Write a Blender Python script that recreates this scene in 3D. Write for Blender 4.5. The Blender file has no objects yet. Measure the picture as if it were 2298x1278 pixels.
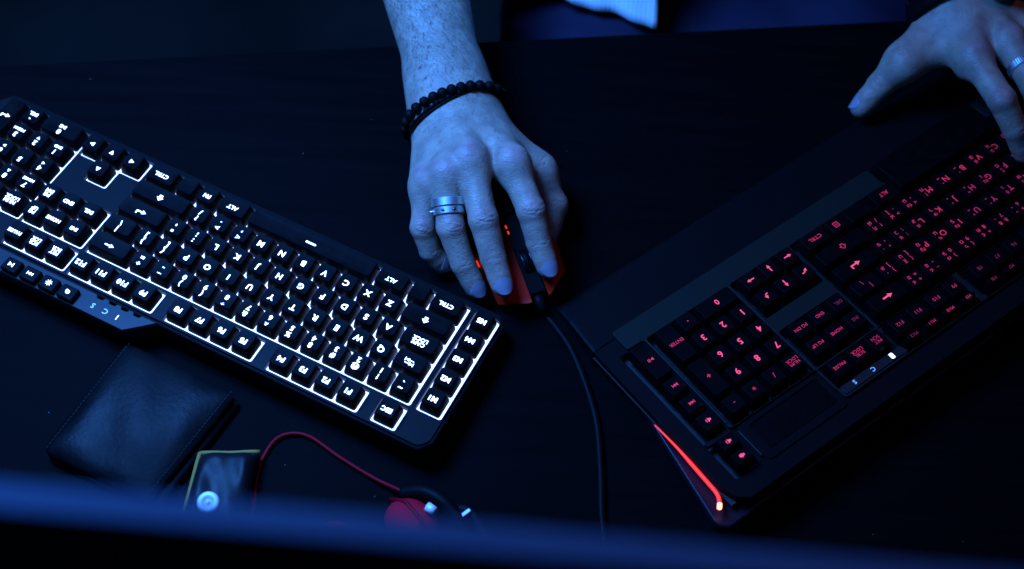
import bpy, bmesh, math, random
import numpy as np
from mathutils import Vector, Matrix
R = math.radians
random.seed(7); rng = np.random.default_rng(7)
sc = bpy.context.scene
col = sc.collection
P = .01905                                   # keyboard key pitch

# ------------------------------------------------------------------ camera
PITCH, ROLL, CAMH = 1.01803687, .0545109301, .959738
fw = Vector((0, math.cos(PITCH), -math.sin(PITCH))); rt = Vector((1, 0, 0)); up = rt.cross(fw)
r2 = rt*math.cos(ROLL) + up*math.sin(ROLL); u2 = r2.cross(fw)
cd = bpy.data.cameras.new('camera'); cam = bpy.data.objects.new('camera', cd); col.objects.link(cam)
cam.matrix_world = Matrix(((r2.x, u2.x, -fw.x, 0), (r2.y, u2.y, -fw.y, 0), (r2.z, u2.z, -fw.z, CAMH), (0, 0, 0, 1)))
cd.lens = 50; cd.sensor_width = 36; cd.clip_start = .02; cd.clip_end = 100
cd.dof.use_dof = True; cd.dof.focus_distance = 1.08; cd.dof.aperture_fstop = 4.0
sc.camera = cam

# ------------------------------------------------------------------ world, lamps, exposure
w = bpy.data.worlds.new('World'); sc.world = w; w.use_nodes = True
w.node_tree.nodes['Background'].inputs[0].default_value = (.12, .4, 1, 1)
w.node_tree.nodes['Background'].inputs[1].default_value = .0012
def lamp(name, loc, target, size, power, color, sy=None):
    ld = bpy.data.lights.new(name, 'AREA'); ld.shape = 'RECTANGLE'; ld.size = size; ld.size_y = sy or size
    ld.energy = power; ld.color = color
    o = bpy.data.objects.new(name, ld); col.objects.link(o); o.location = loc
    o.rotation_euler = (Vector(target)-Vector(loc)).to_track_quat('-Z', 'Y').to_euler()
    return o
rl = lamp('room_lamp', (-.46, .74, .84), (-.36, .56, .0), .38, 20, (.052, .255, 1)); rl.data.spread = R(128)
lamp('warm_lamp', (.55, 1.25, 1.7), (0, .55, 0), .25, 1.1, (1, .32, .5))
sc.view_settings.view_transform = 'Standard'; sc.view_settings.look = 'None'
sc.view_settings.exposure = 0; sc.view_settings.gamma = 1
sc.render.engine = 'CYCLES'
sc.cycles.use_denoising = True
sc.cycles.max_bounces = 6; sc.cycles.caustics_reflective = False; sc.cycles.caustics_refractive = False
sc.cycles.sample_clamp_indirect = 4

# ------------------------------------------------------------------ materials
def mat(name, base=(.1, .1, .1), rough=.5, metal=0, emit=None, estr=0, spec=.5, bump=None, vary=None, coat=0, sss=0, stretch=None):
    m = bpy.data.materials.new(name); m.use_nodes = True
    nt = m.node_tree; b = nt.nodes['Principled BSDF']
    b.inputs['Base Color'].default_value = (*base, 1); b.inputs['Roughness'].default_value = rough
    b.inputs['Metallic'].default_value = metal; b.inputs['Specular IOR Level'].default_value = spec
    if coat: b.inputs['Coat Weight'].default_value = coat; b.inputs['Coat Roughness'].default_value = .15
    if emit: b.inputs['Emission Color'].default_value = (*emit, 1); b.inputs['Emission Strength'].default_value = estr
    if sss: b.inputs['Subsurface Weight'].default_value = sss; b.inputs['Subsurface Radius'].default_value = (.003, .0015, .0008); b.inputs['Subsurface Scale'].default_value = 1
    def coords():
        tc = nt.nodes.new('ShaderNodeTexCoord'); o = tc.outputs['Object']
        if stretch:
            mp = nt.nodes.new('ShaderNodeMapping'); mp.inputs['Scale'].default_value = stretch; nt.links.new(o, mp.inputs['Vector']); o = mp.outputs['Vector']
        return o
    if bump:
        for i, (sc_, st, dist) in enumerate(bump):
            n = nt.nodes.new('ShaderNodeTexNoise'); n.inputs['Scale'].default_value = sc_; n.inputs['Detail'].default_value = 4
            nt.links.new(coords(), n.inputs['Vector'])
            bp = nt.nodes.new('ShaderNodeBump'); bp.inputs['Strength'].default_value = st; bp.inputs['Distance'].default_value = dist
            nt.links.new(n.outputs['Fac'], bp.inputs['Height'])
            if i: nt.links.new(prev.outputs['Normal'], bp.inputs['Normal'])
            prev = bp
        nt.links.new(prev.outputs['Normal'], b.inputs['Normal'])
    if vary:                                     # (scale, second colour, roughness lo, hi)
        n = nt.nodes.new('ShaderNodeTexNoise'); n.inputs['Scale'].default_value = vary[0]; n.inputs['Detail'].default_value = 6
        nt.links.new(coords(), n.inputs['Vector'])
        rp = nt.nodes.new('ShaderNodeValToRGB'); rp.color_ramp.elements[0].position = .35; rp.color_ramp.elements[1].position = .68
        rp.color_ramp.elements[0].color = (*base, 1); rp.color_ramp.elements[1].color = (*vary[1], 1)
        nt.links.new(n.outputs['Fac'], rp.inputs['Fac']); nt.links.new(rp.outputs['Color'], b.inputs['Base Color'])
        mr = nt.nodes.new('ShaderNodeMapRange'); mr.inputs[1].default_value = .3; mr.inputs[2].default_value = .7
        mr.inputs[3].default_value = vary[2]; mr.inputs[4].default_value = vary[3]
        nt.links.new(n.outputs['Fac'], mr.inputs[0]); nt.links.new(mr.outputs[0], b.inputs['Roughness'])
    return m
M = dict(
    desk=mat('dark_wood', (.0018, .0018, .0021), .4, spec=.012, bump=[(60, .05, .0005)], vary=(22, (.0026, .0026, .003), .54, .6), stretch=(.25, 4, 1)),
    deskedge=mat('desk_edge', (.02, .02, .022), .5),
    floor=mat('floor_carpet', (.002, .006, .005), .9, vary=(3.2, (.014, .028, .024), .85, .95), bump=[(300, .3, .002)]),
    case=mat('case_plastic', (.0035, .0035, .0042), .5, spec=.045, bump=[(2500, .12, .0002)]),
    plate=mat('plate_metal', (.0065, .007, .0075), .45, .1, spec=.075, bump=[(2200, .15, .0002)]),
    plate2=mat('plate_sheen_tint', (.010, .0145, .012), .42, .1, spec=.12, bump=[(2200, .15, .0002)]),  # grey-green reflected sheen put into the plate's colour
    panel=mat('smooth_panel', (.014, .015, .016), .4, .1, spec=.2),
    key=mat('key_plastic', (.0014, .0014, .0018), .38, spec=.05, bump=[(1800, .1, .0002)], vary=(90, (.0028, .0028, .0034), .36, .5)),
    keyb=mat('key_plastic_matt', (.0014, .0014, .0018), .45, spec=.035, bump=[(1800, .1, .0002)], vary=(90, (.0022, .0022, .0028), .42, .55)),
    lip=mat('base_plastic', (.006, .006, .012), .3, spec=.22),
    black=mat('well_black', (.004, .004, .005), .6),
    white=mat('legend_white', (.8, .8, .8), .5, emit=(.62, .72, 1), estr=3.2),
    whitedim=mat('legend_dim', (.5, .6, .7), .5, emit=(.25, .55, 1), estr=.55),
    glow=mat('well_glow', (.5, .5, .5), .6, emit=(.28, .42, 1), estr=4.6),
    pink=mat('legend_pink', (.05, .01, .02), .5, emit=(1, .035, .2), estr=.66),
    pinkhot=mat('legend_pink_bright', (.05, .01, .02), .5, emit=(1, .08, .26), estr=1.1),
    pinkdim=mat('legend_pink_faint', (.03, .01, .02), .5, emit=(1, .05, .35), estr=.17),
    purple=mat('legend_purple', (.03, .01, .02), .5, emit=(1, .04, .28), estr=.45),
    redl=mat('legend_red', (.3, .05, .05), .5, emit=(1, .03, .06), estr=.3),
    strip=mat('light_strip', (.02, .005, .004), .5, emit=(1, .028, .010), estr=1.5),
    striphot=mat('light_strip_hot', (.6, .2, .15), .4, emit=(1, .3, .16), estr=4.5),
    redpl=mat('red_plastic', (.46, .012, .003), .5, spec=.08, bump=[(1500, .1, .0002)]),
    redled=mat('red_led', (.5, .05, .02), .4, emit=(1, .05, .015), estr=.75),
    mblack=mat('mouse_black', (.004, .004, .005), .38, spec=.12, bump=[(1500, .08, .0002)]),
    cable=mat('cable_rubber', (.003, .003, .0035), .5, spec=.06),
    cord=mat('red_cord', (.27, .002, .009), .5, spec=.08),
    leather=mat('black_leather', (.0016, .0018, .0022), .38, spec=.07, bump=[(260, .25, .001), (1400, .15, .0004)], vary=(18, (.0042, .0045, .005), .34, .6)),
    leather2=mat('pouch_leather', (.005, .006, .007), .3, spec=.10, bump=[(90, .3, .0016), (900, .2, .0004)], vary=(35, (.009, .010, .011), .3, .5)),
    thread=mat('thread', (.03, .03, .035), .7),
    tan=mat('tan_piping', (.34, .18, .04), .6, spec=.1, bump=[(900, .2, .0004)]),
    steel=mat('steel', (.85, .88, .9), .42, 1),
    steeld=mat('steel_dark', (.18, .19, .2), .35, 1),
    chrome=mat('snap_metal', (.95, .93, .9), .5, .2, bump=[(500, .08, .0003)]),
    bead=mat('bead_black', (.0022, .002, .0022), .6, spec=.1, bump=[(900, .3, .0005)]),
    fabric=mat('headset_fabric', (.5, .006, .02), .8, spec=.08, bump=[(1600, .5, .0006)]),
    monitor=mat('monitor_light_tint', (.085, .26, .47), .6),  # blue light on the top edge is partly put into this base colour
    monback=mat('monitor_back', (.004, .004, .005), .7),
    screen=mat('screen', (.02, .02, .02), .3, emit=(.06, .28, 1), estr=.8),
    denim=mat('denim', (.02, .014, .035), .85, spec=.1, bump=[(1200, .5, .001)], vary=(9, (.03, .024, .05), .8, .9)),
    jacket=mat('black_cloth', (.002, .002, .0022), .95, spec=.05),
    dust=mat('dust', (.3, .3, .3), .8),
    hair=mat('hair', (.025, .018, .014), .6),
    glass=mat('watch_glass_gleam', (.01, .01, .02), .05, emit=(.02, .06, 1), estr=.25),  # faint emission paints the blue reflection on the dial
)
# ribbed white shirt
def ribbed():
    m = mat('white_rib_knit', (.85, .86, .88), .85); nt = m.node_tree; b = nt.nodes['Principled BSDF']
    tc = nt.nodes.new('ShaderNodeTexCoord'); wv = nt.nodes.new('ShaderNodeTexWave'); wv.inputs['Scale'].default_value = 75; wv.inputs['Distortion'].default_value = .5
    nt.links.new(tc.outputs['Object'], wv.inputs['Vector'])
    bp = nt.nodes.new('ShaderNodeBump'); bp.inputs['Strength'].default_value = .3; bp.inputs['Distance'].default_value = .0012
    nt.links.new(wv.outputs['Fac'], bp.inputs['Height']); nt.links.new(bp.outputs['Normal'], b.inputs['Normal']); return m
M['shirt'] = ribbed()
# skin: colour from a per-vertex flush map (the skin's own colour) and fine relief
def skinmat():
    m = bpy.data.materials.new('skin'); m.use_nodes = True; nt = m.node_tree; b = nt.nodes['Principled BSDF']
    b.inputs['Roughness'].default_value = .48; b.inputs['Specular IOR Level'].default_value = .4
    b.inputs['Subsurface Weight'].default_value = .12; b.inputs['Subsurface Radius'].default_value = (.003, .0014, .0007); b.inputs['Subsurface Scale'].default_value = 1
    at = nt.nodes.new('ShaderNodeAttribute'); at.attribute_name = 'tone'
    tc = nt.nodes.new('ShaderNodeTexCoord')
    n = nt.nodes.new('ShaderNodeTexNoise'); n.inputs['Scale'].default_value = 85; n.inputs['Detail'].default_value = 6
    nt.links.new(tc.outputs['Object'], n.inputs['Vector'])
    hs = nt.nodes.new('ShaderNodeMix'); hs.data_type = 'RGBA'; hs.blend_type = 'MULTIPLY'; hs.inputs[0].default_value = .75
    rp = nt.nodes.new('ShaderNodeValToRGB'); rp.color_ramp.elements[0].position = .3; rp.color_ramp.elements[1].position = .7
    rp.color_ramp.elements[0].color = (.52, .47, .50, 1); rp.color_ramp.elements[1].color = (1, 1, 1, 1)
    nt.links.new(n.outputs['Fac'], rp.inputs['Fac'])
    nt.links.new(at.outputs['Color'], hs.inputs[6]); nt.links.new(rp.outputs['Color'], hs.inputs[7]); nt.links.new(hs.outputs[2], b.inputs['Base Color'])
    v = nt.nodes.new('ShaderNodeTexVoronoi'); v.inputs['Scale'].default_value = 620
    mp = nt.nodes.new('ShaderNodeMapping'); mp.inputs['Scale'].default_value = (.7, 1.5, 1); mp.inputs['Rotation'].default_value = (0, 0, .2)
    nt.links.new(tc.outputs['Object'], mp.inputs['Vector']); nt.links.new(mp.outputs['Vector'], v.inputs['Vector'])
    b1 = nt.nodes.new('ShaderNodeBump'); b1.inputs['Strength'].default_value = .32; b1.inputs['Distance'].default_value = .0007; nt.links.new(v.outputs['Distance'], b1.inputs['Height'])
    n2 = nt.nodes.new('ShaderNodeTexNoise'); n2.inputs['Scale'].default_value = 260; n2.inputs['Detail'].default_value = 5
    nt.links.new(mp.outputs['Vector'], n2.inputs['Vector'])
    b2 = nt.nodes.new('ShaderNodeBump'); b2.inputs['Strength'].default_value = .24; b2.inputs['Distance'].default_value = .0012; nt.links.new(n2.outputs['Fac'], b2.inputs['Height'])
    nt.links.new(b1.outputs['Normal'], b2.inputs['Normal']); nt.links.new(b2.outputs['Normal'], b.inputs['Normal'])
    return m
M['skin'] = skinmat()
M['nail'] = mat('nail', (.30, .25, .29), .36, spec=.4)

# ------------------------------------------------------------------ helpers
def link(name, me, m, parent=None, smooth=False, loc=None):
    o = bpy.data.objects.new(name, me); col.objects.link(o)
    if m is not None and not me.materials: me.materials.append(m if not isinstance(m, str) else M[m])
    if parent: o.parent = parent
    if loc: o.location = loc
    if smooth and len(me.polygons): me.polygons.foreach_set('use_smooth', [True]*len(me.polygons))
    return o
def empty(name, loc=(0, 0, 0), rot=(0, 0, 0)):
    o = bpy.data.objects.new(name, None); col.objects.link(o); o.location = loc; o.rotation_euler = rot; o.empty_display_size = .02
    return o
def tag(o, label=None, cat=None, group=None, kind=None):
    if label: o['label'] = label
    if cat: o['category'] = cat
    if group: o['group'] = group
    if kind: o['kind'] = kind
    return o
def pyd(name, v, f):
    me = bpy.data.meshes.new(name); me.from_pydata([tuple(map(float, p)) for p in v], [], f); me.update(); return me
class MB:
    def __init__(s): s.v = []; s.f = []
    def ring_loft(s, rings, cap0=True, cap1=True, closed=True):
        n = len(rings[0]); b = len(s.v)
        for r in rings: s.v += [tuple(p) for p in r]
        for i in range(len(rings)-1):
            for j in range(n if closed else n-1):
                a = b+i*n+j; c = b+i*n+(j+1) % n
                s.f.append((a, c, c+n, a+n))
        if cap0: s.f.append(tuple(reversed(range(b, b+n))))
        if cap1: s.f.append(tuple(range(b+(len(rings)-1)*n, b+len(rings)*n)))
        return s
    def box(s, c, d, mtx=None):
        x, y, z = [q/2 for q in d]; b = len(s.v)
        pts = [Vector((sx*x, sy*y, sz*z)) for sx, sy, sz in ((-1,-1,-1),(1,-1,-1),(1,1,-1),(-1,1,-1),(-1,-1,1),(1,-1,1),(1,1,1),(-1,1,1))]
        for p in pts: s.v.append(tuple((mtx @ p if mtx else p)+Vector(c)))
        s.f += [tuple(b+i for i in q) for q in ((3,2,1,0),(4,5,6,7),(0,1,5,4),(1,2,6,5),(2,3,7,6),(3,0,4,7))]
        return s
    def tube(s, path, rad, seg=8, cap=True):
        path = [Vector(p) for p in path]; n = len(path); rings = []
        rr_ = rad if isinstance(rad, (list, tuple)) else [rad]*n
        t0 = (path[1]-path[0]).normalized(); ref = Vector((0, 0, 1)) if abs(t0.z) < .9 else Vector((1, 0, 0))
        u = t0.cross(ref).normalized()
        for i, p in enumerate(path):
            t = (path[min(i+1, n-1)]-path[max(i-1, 0)]).normalized()
            u = (u-t*u.dot(t)).normalized(); vv = t.cross(u)
            rings.append([p+u*rr_[i]*math.cos(a)+vv*rr_[i]*math.sin(a) for a in [2*math.pi*k/seg for k in range(seg)]])
        return s.ring_loft(rings, cap, cap)
    def lathe(s, prof, o=(0, 0, 0), ax=(0, 0, 1), seg=24, cap0=True, cap1=True):
        ax = Vector(ax).normalized(); ref = Vector((1, 0, 0)) if abs(ax.x) < .9 else Vector((0, 1, 0))
        u = ax.cross(ref).normalized(); v = ax.cross(u); o = Vector(o)
        return s.ring_loft([[o+ax*h+(u*math.cos(a)+v*math.sin(a))*r for a in [2*math.pi*k/seg for k in range(seg)]] for r, h in prof], cap0, cap1)
    def build(s, name, m, parent=None, smooth=False, loc=None): return link(name, pyd(name, s.v, s.f), m, parent, smooth, loc)
def rr(w_, h_, r, z, n=3, cx=0, cy=0):
    r = min(r, w_/2-1e-5, h_/2-1e-5); out = []
    for k, (sx, sy) in enumerate(((1, 1), (-1, 1), (-1, -1), (1, -1))):
        for i in range(n+1):
            a = math.pi/2*(k+i/n); out.append((cx+sx*(w_/2-r)+r*math.cos(a), cy+sy*(h_/2-r)+r*math.sin(a), z))
    return out
def bez(pts, n=6):                                # Catmull-Rom through points
    pts = [Vector(p) for p in pts]; out = []
    for i in range(len(pts)-1):
        p0 = pts[max(i-1, 0)]; p1 = pts[i]; p2 = pts[i+1]; p3 = pts[min(i+2, len(pts)-1)]
        for k in range(n):
            t = k/n; out.append(.5*((2*p1)+(p2-p0)*t+(2*p0-5*p1+4*p2-p3)*t*t+(3*p1-p0-3*p2+p3)*t**3))
    return out+[pts[-1]]
def roundpoly(pts, r, n=4):
    out = []; N = len(pts)
    for i in range(N):
        p = Vector(pts[i]); a = (Vector(pts[i-1])-p); b = (Vector(pts[(i+1) % N])-p)
        q = min(r, a.length*.45, b.length*.45); A = p+a.normalized()*q; B = p+b.normalized()*q
        for k in range(n+1):
            t = k/n; out.append(A*(1-t)**2+p*2*t*(1-t)+B*t*t)
    return out
def plate_mesh(outer, holes, ztop, zbot, bevel=.0004):
    """flat plate with real cut-outs, from a filled 2D curve"""
    c = bpy.data.curves.new('tmp', 'CURVE'); c.dimensions = '2D'; c.fill_mode = 'BOTH'; c.extrude = (ztop-zbot)/2-bevel; c.bevel_depth = bevel; c.bevel_resolution = 1
    c.offset = -bevel
    for poly in [outer]+holes:
        s = c.splines.new('POLY'); s.points.add(len(poly)-1); s.use_cyclic_u = True
        for i, p in enumerate(poly): s.points[i].co = (p[0], p[1], 0, 1)
    o = bpy.data.objects.new('tmp', c); col.objects.link(o)
    dg = bpy.context.evaluated_depsgraph_get(); me = bpy.data.meshes.new_from_object(o.evaluated_get(dg))
    bpy.data.objects.remove(o); bpy.data.curves.remove(c)
    me.transform(Matrix.Translation((0, 0, (ztop+zbot)/2))); return me
def rrect(x0, x1, y0, y1, r=.0018): return [(p[0], p[1]) for p in rr(x1-x0, y1-y0, r, 0, 4, (x0+x1)/2, (y0+y1)/2)]

# text glyphs -> meshes
_fc = bpy.data.curves.new('tmpfont', 'FONT'); _fo = bpy.data.objects.new('tmpfont', _fc); col.objects.link(_fo)
_gc = {}
def glyph(txt, bold):
    k = (txt, bold)
    if k in _gc: return _gc[k]
    _fc.body = txt; _fc.size = 1; _fc.align_x = 'CENTER'; _fc.align_y = 'CENTER'; _fc.resolution_u = 2; _fc.offset = bold; _fc.space_line = .85; _fc.space_character = 1.02
    dg = bpy.context.evaluated_depsgraph_get(); dg.update()
    me = bpy.data.meshes.new_from_object(_fo.evaluated_get(dg))
    v = np.empty(len(me.vertices)*3); me.vertices.foreach_get('co', v); v = v.reshape(-1, 3)[:, :2]
    f = [tuple(p.vertices) for p in me.polygons]; bpy.data.meshes.remove(me)
    if len(v):
        v = v-(v.max(0)+v.min(0))/2
    _gc[k] = (v, f); return _gc[k]
def legend(parent, items, m, z=.00012):
    """items: (kind, data, dx, dy, size)"""
    V = []; F = []
    for it in items:
        if it[0] == 't':
            v, f = glyph(it[1], it[5] if len(it) > 5 else .02)
            b = len(V); V += [(it[2]+p[0]*it[4], it[3]+p[1]*it[4], 0) for p in v]; F += [tuple(b+i for i in q) for q in f]
        else:
            for poly in it[1]:
                b = len(V); V += [(it[2]+p[0]*it[4], it[3]+p[1]*it[4], 0) for p in poly]; F.append(tuple(range(b, b+len(poly))))
    if V:
        o = link('legend', pyd('legend', V, F), m, parent); o.location.z = z; return o
def thick(p, w_):                                  # stroke polyline -> polys
    out = []
    for a, b in zip(p[:-1], p[1:]):
        d = Vector(b)-Vector(a); n = Vector((-d.y, d.x)).normalized()*w_/2; e = d.normalized()*w_*.35
        A = Vector(a)-e; B = Vector(b)+e; out.append([tuple(A+n), tuple(A-n), tuple(B-n), tuple(B+n)])
    return out
def arrow(dx, dy, w_=.16):
    d = Vector((dx, dy)).normalized(); n = Vector((-d.y, d.x))
    return thick([tuple(-d*.6), tuple(d*.25)], w_)+[[tuple(d*.65), tuple(d*.1+n*.3), tuple(d*.1-n*.3)]]
def tri(dx, dy):
    d = Vector((dx, dy)).normalized(); n = Vector((-d.y, d.x)); return [[tuple(d*.45), tuple(-d*.35+n*.42), tuple(-d*.35-n*.42)]]
ENTER = thick([(.55, .3), (.55, -.05), (-.2, -.05)], .17)+[[(-.65, -.05), (-.12, .25), (-.12, -.35)]]
SHIFT = [[(0, .55), (-.5, .02), (.5, .02)], [(-.24, .02), (-.24, -.4), (.24, -.4), (.24, .02)]]
def outline(pts, w_): return thick(list(pts)+[pts[0]], w_)
SHIFTO = outline([(0, .55), (-.52, .0), (-.22, .0), (-.22, -.38), (.22, -.38), (.22, .0), (.52, .0)], .1)
MENU = outline([(-.45, -.5), (.45, -.5), (.45, .5), (-.45, .5)], .11)+thick([(-.22, .2), (.22, .2)], .07)+thick([(-.22, 0), (.22, 0)], .07)+thick([(-.22, -.2), (.22, -.2)], .07)
TABI = arrow(-1, 0, .14); TAB = [[(p[0], p[1]+.28) for p in q] for q in TABI]+[[(-p[0], p[1]-.28) for p in q] for q in TABI]+thick([(-.75, .0), (-.75, .55)], .13)+thick([(.75, 0), (.75, -.55)], .13)
def moved(ps, dx, dy=0): return [[(p[0]+dx, p[1]+dy) for p in q] for q in ps]
PREV = moved(tri(-1, 0), .25)+thick([(-.3, -.35), (-.3, .35)], .2)
NEXT2 = moved(tri(1, 0), -.4)+moved(tri(1, 0), .25)+thick([(.72, -.35), (.72, .35)], .18)
PREV2 = [[(-p[0], p[1]) for p in reversed(q)] for q in NEXT2]
PLAY = moved(tri(1, 0), -.4)+thick([(.25, -.35), (.25, .35)], .18)+thick([(.6, -.35), (.6, .35)], .18)
def disc(r, n=14, cx=0, cy=0): return [[(cx+r*math.cos(2*math.pi*k/n), cy+r*math.sin(2*math.pi*k/n)) for k in range(n)]]
SUN = disc(.28)+[q for k in range(8) for q in thick([(.36*math.cos(k*math.pi/4), .36*math.sin(k*math.pi/4)), (.6*math.cos(k*math.pi/4), .6*math.sin(k*math.pi/4))], .13)]
GAMEP = disc(.42)+moved(disc(.22), .3, -.25)
SPK = [[(-.5, -.2), (-.2, -.2), (.15, -.5), (.15, .5), (-.2, .2), (-.5, .2)]]+thick([(.4, -.3), (.5, 0), (.4, .3)], .14)
def curl(s): return thick([(-.5*s, .25), (-.1*s, .2), (.2*s, -.02)], .17)+[[(.55*s, -.35), (.02*s, -.2), (.38*s, .22)]]

# key caps
_kc = {}
def keycap(w_, h_, style):
    k = (round(w_, 3), round(h_, 3), style)
    if k in _kc: return _kc[k]
    W_, H_ = w_*P, h_*P; mb = MB()
    if style == 'tall':
        rings = [rr(W_-.0020, H_-.0014, .0017, -.0120), rr(W_-.0022, H_-.0016, .0017, -.0095), rr(W_-.0048, H_-.0042, .0024, -.0012, cy=.0007),
                 rr(W_-.0054, H_-.0048, .0023, -.0003, cy=.0007), rr(W_-.0062, H_-.0056, .0020, 0, cy=.0007), rr(W_-.0110, H_-.0110, .001, -.00018, cy=.0007)]
    elif style == 'flat':
        rings = [rr(W_-.0016, H_-.0016, .0012, -.0098), rr(W_-.0018, H_-.0018, .0012, -.0085), rr(W_-.0052, H_-.0050, .0010, -.0008),
                 rr(W_-.0057, H_-.0055, .0009, -.0002), rr(W_-.0063, H_-.0061, .0008, 0), rr(W_-.0110, H_-.0110, .0006, -.00012)]
    else:                                           # low button
        rings = [rr(W_, H_, .0012, -.006), rr(W_, H_, .0012, -.0012), rr(W_-.0012, H_-.0012, .001, -.0003), rr(W_-.002, H_-.002, .0009, 0)]
    mb.ring_loft(rings, False, True); me = pyd('key', mb.v, mb.f); me.polygons.foreach_set('use_smooth', [True]*len(me.polygons)); me.set_sharp_from_angle(angle=R(32))
    _kc[k] = me; return me
def key(root, u, r, w_, h_, style, m, items=None, lm=None, z=0, dy=0):
    me = keycap(w_, h_, style)
    o = link('key', me, m, root); o.location = (u*P, r*P+dy, z)
    if items: legend(o, items, lm)
    return o


# ================================================================== setting
S_ = .1387                                          # slope of the desk's far edge
fl = MB(); fl.box((0, 1.2, -.76), (6, 6, .04)).build('floor', 'floor'); tag(bpy.data.objects['floor'], kind='structure')
desk = empty('desk', (0, .3, -.74))
tag(desk, 'dark wooden desk top under both keyboards', 'desk')
dp = [(-1.0, -.25), (1.0, -.25), (1.0, .848+S_*1.0), (-1.0, .848-S_*1.0)]
d_ = link('tabletop', plate_mesh(roundpoly(dp, .01), [], 0, -.032, .0015), 'desk', desk); d_.matrix_parent_inverse = Matrix.Translation((0, -.3, .74))
for x, y in ((-.93, -.18), (.93, -.18), (.93, .90), (-.93, .64)):
    l_ = MB().box((x, y, -.386), (.05, .05, .706)).build('leg', 'deskedge', desk); l_.matrix_parent_inverse = Matrix.Translation((0, -.3, .74))

# ================================================================== keyboard with white backlight
T1 = 4.87709655e-02
kb1 = empty('keyboard', (-5.94377392e-02, 4.92234259e-01, .034+2*P*math.sin(T1))); kb1.rotation_euler = (Matrix.Rotation(2.71787651, 3, 'Z') @ Matrix.Rotation(T1, 3, 'X')).to_euler()
tag(kb1, 'black keyboard with white backlit keys, left of the mouse', 'keyboard')
mm = .001
PZ = -.0100                                         # top of the key plate
o1 = [(-31*mm, -66*mm), (-24*mm, -76*mm), (432*mm, -76*mm), (441*mm, -64*mm), (441*mm, 48*mm), (430*mm, 56*mm), (-23*mm, 56*mm), (-31*mm, 46*mm)]
g = .0011                                           # gap round the key bases
def cl(x0, x1, y0, y1): return rrect(x0*P-g, x1*P+g, y0*P-.0024-g, y1*P-.0024+g)
holes = [cl(0, 15, -3.5, 1.5), cl(-1.34, -.34, -3.5, 1.5), cl(-.02, .98, 1.74, 2.74), cl(1.65, 5.65, 1.74, 2.74), cl(6.36, 10.36, 1.74, 2.74),
         cl(11.0, 15.0, 1.74, 2.74), cl(15.22, 18.22, 1.74, 2.74), cl(15.25, 18.25, -.5, 1.5), cl(18.38, 22.38, -3.5, 1.5)]
# T-shaped cut-out of the arrow keys
ax0, ax1, b0, b1, m0, m1 = 15.25*P-g, 18.25*P+g, 16.25*P-g, 17.25*P+g, -3.5*P-.0024-g, -1.5*P-.0024+g
mid_ = -2.5*P-.0024+g
holes.append([tuple(p) for p in roundpoly([(ax0, m0), (ax1, m0), (ax1, mid_), (b1, mid_), (b1, m1), (b0, m1), (b0, mid_), (ax0, mid_)], .0016)])
inner = [(-28*mm, -67*mm), (-23*mm, -71*mm), (431*mm, -71*mm), (437*mm, -64*mm), (437*mm, 46*mm), (430*mm, 53*mm), (-22*mm, 53*mm), (-28*mm, 46*mm)]
link('key_plate', plate_mesh(roundpoly(inner, .003), holes, PZ, -.0150, .0003), 'plate', kb1)
link('case', plate_mesh(roundpoly(o1, .0015), [], -.0151, -.0300, .0016), 'case', kb1)
link('rim', plate_mesh(roundpoly(o1, .0015), [roundpoly([(x*1.0, y) for x, y in inner], .003)], -.0108, -.0152, .0011), 'case', kb1)
gm = MB()
for x0, x1, y0, y1 in ((0, 15, -3.5, 1.5), (-1.34, -.34, -3.5, 1.5), (-.02, .98, 1.74, 2.74), (1.65, 5.65, 1.74, 2.74), (6.36, 10.36, 1.74, 2.74), (11, 15, 1.74, 2.74), (15.22, 18.22, 1.74, 2.74), (15.25, 18.25, -.5, 1.5), (18.38, 22.38, -3.5, 1.5), (15.25, 18.25, -3.5, -2.45), (16.25, 17.25, -2.44, -1.5)):
    gm.box(((x0+x1)/2*P, (y0+y1)/2*P-.0024, -.01475), ((x1-x0)*P+.002, (y1-y0)*P+.002, .0003))
gm.build('backlight', 'glow', kb1)
DY = -.0022
LS = .0069; BO = .034
def t1(s, dx=0, dy=0, size=LS, bold=BO): return ('t', s, dx, dy+.0022, size, bold)
def i1(p, size, dx=0, dy=0): return ('i', p, dx, dy+.0022, size)
def k1(u, r, items=None, w_=1, h_=1, lm='white'): return key(kb1, u, r, w_, h_, 'tall', 'key', items, lm, 0, DY)
def two(a, b, sz=.0060): return [t1(a, 0, .0030, sz), t1(b, 0, -.0030, sz)]
for i, (a, b) in enumerate(zip('~!@#$%^&*()_+', '`1234567890-=')): k1(.5+i, 1, two(a, b))
k1(14, 1, [i1(arrow(-1, 0, .2), .0062)], 2)
k1(.75, 0, [i1(TAB, .0050)], 1.5)
for i, c in enumerate('QWERTYUIOP'): k1(2+i, 0, [t1(c)])
for i, (a, b) in enumerate((('{', '['), ('}', ']'))): k1(12+i, 0, two(a, b, .0062))
k1(14.25, 0, two('|', '\\', .0062), 1.5)
k1(.875, -1, [t1('CAPS\nLOCK', 0, 0, .0046)], 1.75)
for i, c in enumerate('ASDFGHJKL'): k1(2.25+i, -1, [t1(c)])
for i, (a, b) in enumerate(((':', ';'), ('"', "'"))): k1(11.25+i, -1, two(a, b, .0066))
k1(13.875, -1, [i1(ENTER, .0066)], 2.25)
k1(1.125, -2, [i1(SHIFT, .0060)], 2.25)
for i, c in enumerate('ZXCVBNM'): k1(2.75+i, -2, [t1(c)])
for i, (a, b) in enumerate((('<', ','), ('>', '.'), ('?', '/'))): k1(9.75+i, -2, two(a, b, .0062))
k1(13.625, -2, [i1(SHIFT, .0060)], 2.75)
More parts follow.
